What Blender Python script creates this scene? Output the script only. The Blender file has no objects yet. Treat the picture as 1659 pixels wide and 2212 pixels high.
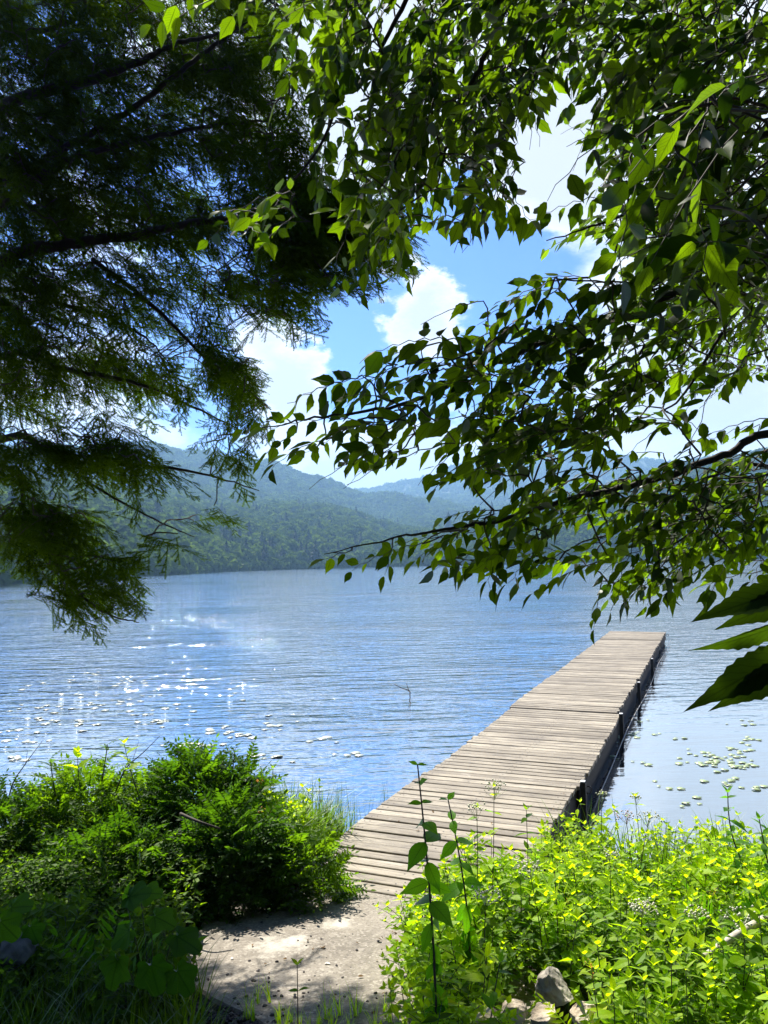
import bpy, math
import numpy as np
from mathutils import Matrix, Vector
rng = np.random.default_rng(11)
C = bpy.context.scene.collection
R = math.radians

# ------------------------------------------------------------------ camera geometry (pixels of a 1659 x 2212 view)
F, CX, CY, EYE = 1662., 829.5, 1106., 2.43
ROLL, PITCH = R(1.2), math.atan(108 / F)
_c, _s, _cp, _sp = math.cos(ROLL), math.sin(ROLL), math.cos(PITCH), math.sin(PITCH)
RT = np.array([_c, _s * _sp, -_s * _cp]); UP = np.array([_s, -_c * _sp, _c * _cp]); FW = np.array([0, _cp, _sp])
EYEP = np.array([0, 0, EYE])
def ray(x, y): return RT * ((x - CX) / F) + UP * (-(y - CY) / F) + FW
def P(x, y, Y):
    r = ray(x, y); return EYEP + r * (Y / r[1])
def G(x, y, z):
    r = ray(x, y); return EYEP + r * ((z - EYE) / r[2])
def proj(p):
    q = np.asarray(p) - EYEP
    w = q @ FW
    return np.stack([CX + F * (q @ RT) / w, CY - F * (q @ UP) / w], -1)
def inpoly(pt, poly):
    x, y = pt; c = False; n = len(poly)
    for i in range(n):
        x1, y1 = poly[i]; x2, y2 = poly[i - 1]
        if (y1 > y) != (y2 > y) and x < (x2 - x1) * (y - y1) / (y2 - y1) + x1: c = not c
    return c
def samp(poly):
    a = np.array(poly); lo, hi = a.min(0), a.max(0)
    while True:
        p = lo + rng.random(2) * (hi - lo)
        if inpoly(p, poly): return p
def nrm(v):
    v = np.asarray(v, float); return v / (np.linalg.norm(v, axis=-1, keepdims=True) + 1e-9)

# ------------------------------------------------------------------ mesh collecting
class Acc:
    def __init__(s): s.V, s.F, s.M, s.A, s.U, s.n = [], [], [], [], [], 0
    def add(s, V, Fc, mi=0, rnd=0.5, uv=None):
        V = np.asarray(V, float); Fc = np.asarray(Fc, int)
        if len(V) == 0: return s
        s.V.append(V); s.F.append(Fc + s.n); s.n += len(V)
        s.M.append(np.broadcast_to(np.asarray(mi), (len(Fc),)))
        s.A.append(np.broadcast_to(np.asarray(rnd, float), (len(V),)))
        s.U.append(np.zeros((len(V), 2)) if uv is None else np.asarray(uv, float))
        return s
    def cat(s): return (np.concatenate(s.V), np.concatenate(s.F), np.concatenate(s.M), np.concatenate(s.A), np.concatenate(s.U))
    def stamp(s, t, Rm, T, S, rnd, keep=False):
        """t = (V,F,M,A,U); Rm (N,3,3) T (N,3) S (N,) rnd (N,)"""
        V, Fc, M, A, U = t; N = len(T)
        if N == 0: return s
        W = np.einsum('nij,vj->nvi', Rm, V) * np.asarray(S)[:, None, None] + T[:, None, :]
        FF = Fc[None] + (np.arange(N) * len(V))[:, None, None]
        A2 = (A[None] * .5 + np.asarray(rnd)[:, None] * .5) if keep else np.repeat(np.asarray(rnd)[:, None], len(V), 1)
        return s.add(W.reshape(-1, 3), FF.reshape(-1, 3), np.tile(M, N), A2.reshape(-1), np.tile(U, (N, 1)))
    def build(s, name, mats, parent=None, smooth=False, origin=None):
        V, Fc, M, A, U = s.cat()
        if origin is not None: V = V - np.asarray(origin)
        me = bpy.data.meshes.new(name)
        me.vertices.add(len(V)); me.vertices.foreach_set('co', V.astype(np.float32).ravel())
        me.loops.add(len(Fc) * 3); me.loops.foreach_set('vertex_index', Fc.astype(np.int32).ravel())
        me.polygons.add(len(Fc)); me.polygons.foreach_set('loop_start', np.arange(0, len(Fc) * 3, 3, dtype=np.int32))
        me.polygons.foreach_set('material_index', M.astype(np.int32))
        me.polygons.foreach_set('use_smooth', np.full(len(Fc), smooth))
        a = me.attributes.new('rnd', 'FLOAT', 'POINT'); a.data.foreach_set('value', A.astype(np.float32))
        uv = me.uv_layers.new(name='UVMap'); uv.data.foreach_set('uv', U[Fc.ravel()].astype(np.float32).ravel())
        for m in (mats if isinstance(mats, (list, tuple)) else [mats]): me.materials.append(m)
        me.update(calc_edges=True)
        o = bpy.data.objects.new(name, me); C.objects.link(o)
        if parent is not None: o.parent = parent
        return o
def frames(d, n):
    y = nrm(d); x = nrm(np.cross(y, n)); z = np.cross(x, y)
    return np.stack([x, y, z], -1)
def tube(pts, rad, sides=6, cap=True):
    p = np.asarray(pts, float); k = len(p); rad = np.broadcast_to(rad, (k,))
    t = nrm(np.gradient(p, axis=0)); ref = np.array([0, 0, 1.]) if abs(t[:, 2]).mean() < .8 else np.array([1., 0, 0])
    a = nrm(np.cross(t, ref)); b = np.cross(t, a)
    th = np.arange(sides) / sides * 2 * np.pi
    V = p[:, None] + rad[:, None, None] * (np.cos(th)[None, :, None] * a[:, None] + np.sin(th)[None, :, None] * b[:, None])
    V = V.reshape(-1, 3); Fc = []
    i = np.arange(k - 1)[:, None] * sides; j = np.arange(sides)[None]; j2 = (j + 1) % sides
    q = np.stack([i + j, i + j2, i + sides + j2, i + sides + j], -1).reshape(-1, 4)
    Fc = np.concatenate([q[:, [0, 1, 2]], q[:, [0, 2, 3]]])
    if cap:
        V = np.concatenate([V, p[:1], p[-1:]]); c0, c1 = k * sides, k * sides + 1
        j = np.arange(sides); j2 = (j + 1) % sides
        Fc = np.concatenate([Fc, np.stack([j2, j, np.full(sides, c0)], -1), np.stack([(k - 1) * sides + j, (k - 1) * sides + j2, np.full(sides, c1)], -1)])
    return V, Fc
def smooth_path(pts, n=8):
    p = np.asarray(pts, float); out = []
    P0 = np.vstack([2 * p[0] - p[1], p, 2 * p[-1] - p[-2]])
    for i in range(1, len(P0) - 2):
        for t in np.linspace(0, 1, n, endpoint=False):
            a, b, c, d = P0[i - 1:i + 3]
            out.append(.5 * (2 * b + (c - a) * t + (2 * a - 5 * b + 4 * c - d) * t * t + (3 * b - a - 3 * c + d) * t ** 3))
    out.append(p[-1]); return np.array(out)
def box(x0, x1, y0, y1, z0, z1, ch=0.0):
    if ch <= 0:
        V = np.array([[x, y, z] for z in (z0, z1) for y in (y0, y1) for x in (x0, x1)], float)
        q = [[0, 2, 3, 1], [4, 5, 7, 6], [0, 1, 5, 4], [2, 6, 7, 3], [0, 4, 6, 2], [1, 3, 7, 5]]
    else:   # chamfered top edges
        V = np.array([[x, y, z0] for y in (y0, y1) for x in (x0, x1)] + [[x, y, z1 - ch] for y in (y0, y1) for x in (x0, x1)] +
                     [[x, y, z1] for y in (y0 + ch, y1 - ch) for x in (x0 + ch, x1 - ch)], float)
        q = [[0, 2, 3, 1], [0, 1, 5, 4], [2, 6, 7, 3], [0, 4, 6, 2], [1, 3, 7, 5],
             [4, 5, 9, 8], [6, 10, 11, 7], [4, 8, 10, 6], [5, 7, 11, 9], [8, 9, 11, 10]]
    q = np.array(q); return V, np.concatenate([q[:, [0, 1, 2]], q[:, [0, 2, 3]]])
def ico(sub):
    t = (1 + 5 ** .5) / 2
    v = [(-1, t, 0), (1, t, 0), (-1, -t, 0), (1, -t, 0), (0, -1, t), (0, 1, t), (0, -1, -t), (0, 1, -t), (t, 0, -1), (t, 0, 1), (-t, 0, -1), (-t, 0, 1)]
    v = [list(nrm(np.array(a, float))) for a in v]
    f = [(0, 11, 5), (0, 5, 1), (0, 1, 7), (0, 7, 10), (0, 10, 11), (1, 5, 9), (5, 11, 4), (11, 10, 2), (10, 7, 6), (7, 1, 8), (3, 9, 4), (3, 4, 2), (3, 2, 6), (3, 6, 8), (3, 8, 9), (4, 9, 5), (2, 4, 11), (6, 2, 10), (8, 6, 7), (9, 8, 1)]
    for _ in range(sub):
        mid = {}; nf = []
        def m(a, b):
            k = (min(a, b), max(a, b))
            if k not in mid: mid[k] = len(v); v.append(list(nrm((np.array(v[a]) + np.array(v[b])) / 2)))
            return mid[k]
        for a, b, c in f:
            ab, bc, ca = m(a, b), m(b, c), m(c, a); nf += [(a, ab, ca), (b, bc, ab), (c, ca, bc), (ab, bc, ca)]
        f = nf
    return np.array(v), np.array(f)
def wob(p, f=3., seed=0.):
    p = np.asarray(p) * f
    return (np.sin(p[..., 0] * 1.7 + seed + 1.3 * np.sin(p[..., 1] * 1.1 + seed)) + np.sin(p[..., 1] * 2.1 + seed * 2 + 1.1 * np.sin(p[..., 2] * 1.6)) +
            np.sin(p[..., 2] * 1.9 + seed * 3 + 1.7 * np.sin(p[..., 0] * 1.3))) / 3

# ------------------------------------------------------------------ materials
def newmat(name):
    m = bpy.data.materials.new(name); m.use_nodes = True; nt = m.node_tree; nt.nodes.clear()
    return m, nt, nt.nodes.new('ShaderNodeOutputMaterial')
def N(nt, t, **kw):
    n = nt.nodes.new(t)
    for k, v in kw.items():
        if k in n.inputs: n.inputs[k].default_value = v
        else: setattr(n, k, v)
    return n
def lk(nt, a, b): nt.links.new(a, b)
def mixc(nt, fac, a, b, bt='MIX'):
    n = nt.nodes.new('ShaderNodeMix'); n.data_type = 'RGBA'; n.blend_type = bt; n.clamp_factor = True
    for s, v in ((n.inputs[0], fac), (n.inputs[6], a), (n.inputs[7], b)):
        if hasattr(v, 'links') or isinstance(v, bpy.types.NodeSocket): lk(nt, v, s)
        elif isinstance(v, (int, float)): s.default_value = v
        else: s.default_value = (*v, 1)
    return n.outputs[2]
def math_(nt, op, a, b=None, c=None, clamp=False):
    n = nt.nodes.new('ShaderNodeMath'); n.operation = op; n.use_clamp = clamp
    for i, v in enumerate((a, b, c)):
        if v is None: continue
        if isinstance(v, bpy.types.NodeSocket): lk(nt, v, n.inputs[i])
        else: n.inputs[i].default_value = v
    return n.outputs[0]
def noise(nt, vec, scale, detail=4, rough=.55, dist=0.):
    n = N(nt, 'ShaderNodeTexNoise'); n.inputs['Scale'].default_value = scale; n.inputs['Detail'].default_value = detail
    n.inputs['Roughness'].default_value = rough; n.inputs['Distortion'].default_value = dist
    if vec is not None: lk(nt, vec, n.inputs['Vector'])
    return n.outputs['Fac']
def mapr(nt, v, a, b, c=0., d=1.):
    n = N(nt, 'ShaderNodeMapRange'); n.inputs[1].default_value = a; n.inputs[2].default_value = b; n.inputs[3].default_value = c; n.inputs[4].default_value = d
    lk(nt, v, n.inputs[0]); return n.outputs[0]

def leafmat(name, c1, c2, trans=1.0, tmix=.5, rough=.35, spec=.5, vein=False, c3=None):
    m, nt, out = newmat(name)
    at = N(nt, 'ShaderNodeAttribute', attribute_name='rnd'); r = at.outputs['Fac']
    col = mixc(nt, r, c1, c2)
    if c3 is not None: col = mixc(nt, mapr(nt, r, .93, .97), col, c3)
    tc = N(nt, 'ShaderNodeTexCoord')
    col = mixc(nt, mapr(nt, noise(nt, tc.outputs['Object'], 9, 3), .3, .7, 0, .35), col, tuple(x * .6 for x in c1))
    if vein:
        sp = N(nt, 'ShaderNodeSeparateXYZ'); lk(nt, tc.outputs['UV'], sp.inputs[0])
        au = math_(nt, 'ABSOLUTE', sp.outputs[0])
        ph = math_(nt, 'SUBTRACT', math_(nt, 'MULTIPLY', sp.outputs[1], 11.), math_(nt, 'MULTIPLY', au, 2.4))
        tri = math_(nt, 'PINGPONG', ph, .5)
        vv = mapr(nt, tri, 0, .14, .45, 0.)
        mid = mapr(nt, au, .03, .09, .6, 0.)
        vf = math_(nt, 'MAXIMUM', vv, mid)
        col = mixc(nt, vf, col, tuple(x * .45 for x in c1))
    d = N(nt, 'ShaderNodeBsdfDiffuse'); lk(nt, col, d.inputs[0])
    t = N(nt, 'ShaderNodeBsdfTranslucent')
    tc2 = mixc(nt, 1., col, (1.5 * trans, 1.4 * trans, .4 * trans), 'MULTIPLY'); lk(nt, tc2, t.inputs[0])
    mx = N(nt, 'ShaderNodeMixShader'); mx.inputs[0].default_value = tmix
    lk(nt, d.outputs[0], mx.inputs[1]); lk(nt, t.outputs[0], mx.inputs[2])
    g = N(nt, 'ShaderNodeBsdfGlossy'); g.inputs['Roughness'].default_value = rough
    fr = N(nt, 'ShaderNodeFresnel'); fr.inputs[0].default_value = 1.42
    mx2 = N(nt, 'ShaderNodeMixShader'); lk(nt, math_(nt, 'MULTIPLY', fr.outputs[0], spec), mx2.inputs[0])
    lk(nt, mx.outputs[0], mx2.inputs[1]); lk(nt, g.outputs[0], mx2.inputs[2]); lk(nt, mx2.outputs[0], out.inputs[0])
    return m
def plainmat(name, c1, c2, scale=20, rough=.8, bump=.3, stretch=(1, 1, 1), det=6, lo=.3, hi=.7, spec=.3, usernd=0., bd=.01):
    m, nt, out = newmat(name)
    tc = N(nt, 'ShaderNodeTexCoord'); mp = N(nt, 'ShaderNodeMapping'); mp.inputs['Scale'].default_value = stretch
    lk(nt, tc.outputs['Object'], mp.inputs[0]); nz = noise(nt, mp.outputs[0], scale, det, .65)
    col = mixc(nt, mapr(nt, nz, lo, hi), c1, c2)
    if usernd:
        at = N(nt, 'ShaderNodeAttribute', attribute_name='rnd')
        col = mixc(nt, usernd, col, mixc(nt, at.outputs['Fac'], tuple(x * .5 for x in c1), c2))
    b = N(nt, 'ShaderNodeBsdfPrincipled'); lk(nt, col, b.inputs['Base Color']); b.inputs['Roughness'].default_value = rough
    b.inputs['Specular IOR Level'].default_value = spec
    if bump:
        bp = N(nt, 'ShaderNodeBump'); bp.inputs['Strength'].default_value = bump; bp.inputs['Distance'].default_value = bd
        lk(nt, nz, bp.inputs['Height']); lk(nt, bp.outputs[0], b.inputs['Normal'])
    lk(nt, b.outputs[0], out.inputs[0]); return m
M = {}
M['beech'] = leafmat('beech_leaf', (.006, .016, .001), (.060, .112, .003), 2.0, .74, .55, .07, vein=True)  # darkest leaf tones stand in for shade between overlapping leaves
M['nearleaf'] = leafmat('near_leaf', (.009, .02, .002), (.022, .05, .003), 1.6, .5, .5, .1, vein=True)  # leaf colour lowered to stand in for shade on these leaves
M['needle'] = leafmat('hemlock_needle', (.003, .008, .001), (.034, .070, .002), 2.3, .6, .6, .0)
M['lime'] = leafmat('lime_herb', (.06, .17, .003), (.35, .47, .006), 1.95, .62, .5, .15, c3=(.36, .42, .01))
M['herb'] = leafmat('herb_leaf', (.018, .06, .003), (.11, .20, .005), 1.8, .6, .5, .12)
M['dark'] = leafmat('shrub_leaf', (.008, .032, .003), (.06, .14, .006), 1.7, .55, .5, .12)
M['broad'] = leafmat('broad_leaf', (.03, .11, .004), (.10, .25, .006), 1.7, .62, .5, .25, vein=True)
M['vine'] = leafmat('vine_leaf', (.016, .06, .003), (.05, .14, .005), 1.6, .55, .5, .2, vein=True)  # darker than the broad leaf: shade over the vine put into its colour
M['grass'] = leafmat('grass_blade', (.025, .08, .004), (.12, .21, .008), 1.4, .5, .6, .1)
M['reed'] = leafmat('reed_blade', (.03, .08, .02), (.07, .14, .03), 1., .3, .5, .3)
M['white'] = plainmat('white_petal', (.36, .36, .25), (.58, .57, .44), 60, .7, 0)
M['mauve'] = plainmat('mauve_petal', (.38, .29, .29), (.55, .46, .46), 60, .7, 0)
M['orange'] = plainmat('orange_petal', (.75, .2, .02), (.85, .35, .03), 60, .5, 0)
M['bark'] = plainmat('tree_bark', (.010, .008, .006), (.035, .029, .022), 14, .9, .8, (1, 1, .4), bd=.02)
M['twig'] = plainmat('twig_bark', (.02, .016, .01), (.05, .038, .022), 40, .8, .2)
M['stem'] = plainmat('green_stem', (.03, .05, .012), (.06, .09, .02), 30, .6, 0)
M['redstem'] = plainmat('dark_stem', (.025, .012, .01), (.05, .028, .018), 30, .6, 0)
M['deadwood'] = plainmat('pale_dead_wood', (.22, .19, .15), (.5, .46, .4), 12, .85, .5, (1, 1, 1))
M['rock'] = plainmat('pale_rock', (.30, .23, .15), (.52, .45, .35), 9, .9, .9, det=10, lo=.35, hi=.65, bd=.02)
M['rockgrey'] = plainmat('grey_rock', (.14, .12, .09), (.44, .40, .33), 8, .9, .9, det=10, lo=.38, hi=.62, bd=.02)
M['slate'] = plainmat('dark_stone', (.05, .05, .045), (.16, .155, .14), 10, .9, .8)
M['chip'] = plainmat('dark_gravel', (.018, .016, .018), (.07, .06, .06), 60, .85, .4, usernd=.5)
M['pebble'] = plainmat('white_pebble', (.5, .46, .4), (.75, .72, .66), 60, .85, .3)
M['iron'] = plainmat('dark_iron', (.02, .018, .016), (.06, .045, .035), 40, .6, .3)
M['cap'] = plainmat('white_cap', (.6, .6, .58), (.8, .8, .78), 40, .5, 0)
M['pipe'] = plainmat('pale_pipe', (.14, .13, .12), (.28, .27, .25), 30, .5, .1)
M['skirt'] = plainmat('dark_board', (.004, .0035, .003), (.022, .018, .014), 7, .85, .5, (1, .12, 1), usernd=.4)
M['soil'] = plainmat('soil', (.008, .008, .004), (.035, .029, .018), 6, .95, .8, det=10, bd=.03)
M['gravelbed'] = M['soil']
M['hill'] = plainmat('forest_floor', (.015, .03, .01), (.03, .05, .015), .05, .95, 0)
M['forest'] = leafmat('forest_crown', (.010, .030, .009), (.075, .125, .014), 1.3, .35, .7, .03)
M['conifer'] = leafmat('conifer_crown', (.007, .022, .008), (.018, .04, .012), 1.0, .2, .7, .05)

def tag(o, label=None, cat=None, group=None, kind=None):
    if label: o['label'] = label
    if cat: o['category'] = cat
    if group: o['group'] = group
    if kind: o['kind'] = kind
    return o
def empty(name, loc, label, cat, group=None):
    o = bpy.data.objects.new(name, None); C.objects.link(o); o.location = tuple(loc); o.empty_display_size = .1
    return tag(o, label, cat, group)

# ------------------------------------------------------------------ terrain
def shore(x):
    return 5.75 - .75 / (1 + np.exp(-(np.asarray(x) - .1) * 3.)) + .12 * np.sin(np.asarray(x) * 1.7)
def land(x, y):
    x = np.asarray(x, float); y = np.asarray(y, float); s = y - shore(x)
    z = np.where(s < 0, .25 - .12 * s, .25 - .27 * s)
    z = np.minimum(z, .93 + .02 * np.sin(x)); z = np.maximum(z, -1.6)
    bump = .035 * np.sin(x * 3.1 + 1.3 * np.sin(y * 2.3)) * np.sin(y * 2.9 + x)
    return z + bump * np.exp(-((x / 30) ** 2)) * (z > -1.5)
def hit(x, y, dz=0.):
    r = ray(x, y)
    for t in np.linspace(1.5, 12, 1200):
        p = EYEP + r * t
        if p[2] <= land(p[0], p[1]) + dz: return np.array([p[0], p[1], float(land(p[0], p[1]))])
    return EYEP + r * 12
def slabz(y): return .335 + .115 * (5.0 - y)

def ground():
    u = np.linspace(-1, 1, 261); g = np.sinh(u * 7.4) / math.sinh(7.4) * 2600
    g2 = g + 4.5
    X, Y = np.meshgrid(g, g2); Z = land(X, Y)
    # lower the soil below the concrete slab
    ins = (X > -1.3) & (X < .75) & (Y > 2.5) & (Y < 5.05)
    Z = np.where(ins, np.minimum(Z, slabz(Y) - .05), Z)
    n = len(u); V = np.stack([X, Y, Z], -1).reshape(-1, 3)
    i = (np.arange(n - 1)[:, None] * n + np.arange(n - 1)[None]).ravel()
    Fc = np.concatenate([np.stack([i, i + 1, i + n + 1], -1), np.stack([i, i + n + 1, i + n], -1)])
    tag(Acc().add(V, Fc).build('ground', M['soil'], smooth=True), kind='structure')
ground()

# water ---------------------------------------------------------------
def water():
    m, nt, out = newmat('lake_water')
    tc = N(nt, 'ShaderNodeTexCoord')
    def wav(sx, sy, rot, scale, det, rough=.5, dist=0.):
        mp = N(nt, 'ShaderNodeMapping'); mp.inputs['Scale'].default_value = (sx, sy, 1); mp.inputs['Rotation'].default_value = (0, 0, R(rot))
        lk(nt, tc.outputs['Object'], mp.inputs[0]); return noise(nt, mp.outputs[0], scale, det, rough, dist)
    a = wav(.25, 1, -12, 4.0, 2.0, .45, .4)     # wind ripples, crests nearly across the view
    b = wav(.4, 1, 8, 12, 2, .5, .3)
    c = wav(.45, 1, -16, 1.1, 2, .5, .2)
    e = wav(.3, 1, -8, .22, 3, .55, .2)
    sp = N(nt, 'ShaderNodeSeparateXYZ'); lk(nt, tc.outputs['Object'], sp.inputs[0])
    ac = math_(nt, 'SUBTRACT', math_(nt, 'MULTIPLY', sp.outputs[0], .921), math_(nt, 'MULTIPLY', sp.outputs[1], .389))
    lee = mapr(nt, ac, -2.2, -.9, 1., 0.)       # the lee right of the dock is calmer
    lee = math_(nt, 'MAXIMUM', lee, mapr(nt, sp.outputs[1], 10, 24))
    near = mapr(nt, sp.outputs[1], 6.5, 12, .3, 1.)
    patch = mapr(nt, noise(nt, tc.outputs['Object'], .16, 2), .35, .6, .5, 1.)
    gust = mapr(nt, wav(.35, 1, -6, .05, 3, .55), .38, .62, .55, 1.25)
    k = math_(nt, 'MULTIPLY', math_(nt, 'MULTIPLY', math_(nt, 'ADD', math_(nt, 'MULTIPLY', lee, .86), .14), near), math_(nt, 'MULTIPLY', patch, gust))
    h = math_(nt, 'ADD', math_(nt, 'MULTIPLY', a, .085), math_(nt, 'ADD', math_(nt, 'MULTIPLY', b, .028), math_(nt, 'MULTIPLY', c, .09)))
    h = math_(nt, 'MULTIPLY', h, k)
    h = math_(nt, 'ADD', h, math_(nt, 'MULTIPLY', math_(nt, 'MULTIPLY', e, .08), mapr(nt, sp.outputs[1], 15, 60)))
    bp = N(nt, 'ShaderNodeBump'); bp.inputs['Strength'].default_value = 1.; bp.inputs['Distance'].default_value = 1.0; lk(nt, h, bp.inputs['Height'])
    df = N(nt, 'ShaderNodeBsdfDiffuse'); df.inputs[0].default_value = (.024, .052, .078, 1)
    gl = N(nt, 'ShaderNodeBsdfGlossy'); gl.inputs['Roughness'].default_value = .04; gl.inputs['Color'].default_value = (1, .985, .94, 1)
    fr = N(nt, 'ShaderNodeFresnel'); fr.inputs[0].default_value = 1.33
    for n_ in (df, gl, fr): lk(nt, bp.outputs[0], n_.inputs['Normal'])
    mx = N(nt, 'ShaderNodeMixShader'); lk(nt, mapr(nt, fr.outputs[0], .02, .45, .50, 1.), mx.inputs[0]); lk(nt, df.outputs[0], mx.inputs[1]); lk(nt, gl.outputs[0], mx.inputs[2])
    lk(nt, mx.outputs[0], out.inputs[0])
    s = 2500
    V = np.array([[-s, -60, 0], [s, -60, 0], [s, s, 0], [-s, s, 0]], float)
    tag(Acc().add(V, [[0, 1, 2], [0, 2, 3]]).build('water', m), kind='structure')
water()

# hills ---------------------------------------------------------------
PX = [-500, 0, 200, 340, 480, 560, 640, 760, 800, 880, 960, 1050, 1150, 1250, 1350, 1450, 1550, 1659, 2200]
HC = [1010, 1060, 1075, 1090, 1122, 1108, 1100, 1122, 1135, 1150, 1158, 1142, 1112, 1082, 1050, 1020, 1000, 985, 960]
HA = [960, 985, 975, 973, 982, 1006, 1030, 1062, 1074, 1082, 1095, 1108, 1118, 1110, 1110, 1110, 1110, 1110, 1110]
HB = [1040, 1060, 1060, 1060, 1060, 1060, 1062, 1064, 1058, 1040, 1018, 1003, 988, 982, 990, 996, 992, 980, 960]
RS = [120, 150, 185, 228, 300, 330, 352, 380, 392, 395, 392, 388, 388, 410, 440, 480, 520, 555, 600]
PXa = np.arctan((np.array(PX) - CX) / F)
def tanel(px, py):
    r = ray(px, py); return r[2] / math.hypot(r[0], r[1])
TC, TA, TB = [np.array([tanel(a, b) for a, b in zip(PX, prof)]) for prof in (HC, HA, HB)]
def hillz(az, r):
    rs = np.interp(az, PXa, RS); rc = rs + 230; ra = 1050 + 0 * rs; rb = 1750 + 0 * rs
    zc = np.interp(az, PXa, TC) * rc + EYE; za = np.interp(az, PXa, TA) * ra + EYE; zb = np.interp(az, PXa, TB) * rb + EYE
    z = np.where(r < rs, -1.5 + 2.0 * np.clip((r - rs + 12) / 12, 0, 1), 0)
    u = np.clip((r - rs) / (rc - rs), 0, 1); z = np.where((r >= rs) & (r < rc), .5 + (zc - .5) * (u ** .9), z)
    u = np.clip((r - rc) / (ra - rc), 0, 1); z = np.where((r >= rc) & (r < ra), zc + (za - zc) * (u ** 1.1) - 14 * np.sin(u * np.pi), z)
    u = np.clip((r - ra) / (rb - ra), 0, 1); z = np.where((r >= ra) & (r < rb), za + (zb - za) * u - 30 * np.sin(u * np.pi), z)
    z = np.where(r >= rb, zb - (r - rb) * .25, z)
    n = 5 * np.sin(az * 37 + r * .006) + 4 * np.sin(az * 81 + r * .017 + 2) + 3 * np.sin(r * .045 + az * 20)
    return z + n * np.clip((r - rs) / 500, 0, 1.2) * .5 - 3.
def hills():
    az = np.linspace(R(-62), R(62), 260); rr = np.concatenate([np.linspace(80, 700, 90), np.linspace(712, 2050, 90)])
    A_, R_ = np.meshgrid(az, rr); Z = hillz(A_, R_)
    V = np.stack([R_ * np.sin(A_), R_ * np.cos(A_), Z], -1).reshape(-1, 3); n = len(az)
    i = (np.arange(len(rr) - 1)[:, None] * n + np.arange(n - 1)[None]).ravel()
    Fc = np.concatenate([np.stack([i, i + 1, i + n + 1], -1), np.stack([i, i + n + 1, i + n], -1)])
    tag(Acc().add(V, Fc).build('hills', M['hill'], smooth=True), kind='structure')
hills()

def crownT(sub, ntuft, ts, seed):
    r = np.random.default_rng(seed); v, f = ico(sub)
    d = 1 + .22 * wob(v, 2.4, seed) + .1 * wob(v, 6, seed + 3); v = v * d[:, None] * .9; v[:, 2] *= .85
    a = Acc().add(v, f, 0, .35 + .25 * wob(v, 4, seed))
    if ntuft:
        p = nrm(r.normal(size=(ntuft, 3))); p[:, 2] = np.where(p[:, 2] < -.5, -p[:, 2], p[:, 2])
        q = p * (1 + .22 * wob(p, 2.4, seed) + .1 * wob(p, 6, seed + 3))[:, None] * (r.uniform(.86, 1.1, ntuft))[:, None]; q[:, 2] *= .85
        nn = nrm(p + r.normal(size=(ntuft, 3)) * .55); Rm = frames(nrm(np.cross(nn, r.normal(size=(ntuft, 3)))), nn)
        t = (np.array([[-.5, -.3, 0], [.5, -.4, 0], [.15, .6, -.1], [-.4, .4, .05]]), np.array([[0, 1, 2], [0, 2, 3]]), np.zeros(2, int), np.zeros(4), np.zeros((4, 2)))
        a.stamp(t, Rm, q, r.uniform(.6, 1.3, ntuft) * ts, np.clip(r.normal(.5, .22, ntuft), 0, 1))
    return a.cat()
def coniferT(seed, tiers=7, per=9):
    r = np.random.default_rng(seed); V, Fc, A = [], [], []; n = 0
    for t in range(tiers):
        z = .12 + .84 * t / tiers; rad = .30 * (1 - t / tiers) + .03
        for k in range(per):
            a = 2 * np.pi * (k + r.random()) / per; rr = rad * r.uniform(.7, 1.15); w = .34
            c = np.array([math.cos(a), math.sin(a), 0]); s = np.array([-math.sin(a), math.cos(a), 0])
            V += [np.array([0, 0, z + .12]), c * rr * .6 + s * rr * w + [0, 0, z + .03], c * rr + [0, 0, z - .05 * r.random()], c * rr * .6 - s * rr * w + [0, 0, z + .03]]
            Fc += [[n, n + 1, n + 2], [n, n + 2, n + 3]]; A += [r.random()] * 4; n += 4
    V += [np.array([0, 0, 1.05])]; V += [np.array([.02, 0, .9]), np.array([-.02, .01, .9])]; Fc += [[n, n + 1, n + 2]]; A += [.5] * 3
    return np.array(V), np.array(Fc), np.zeros(len(Fc), int), np.array(A), np.zeros((len(V), 2))
def randR(n, tilt=.12):
    up = nrm(np.array([0, 0, 1.]) + rng.normal(size=(n, 3)) * tilt); return frames(nrm(np.cross(up, rng.normal(size=(n, 3)))), up)
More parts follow.
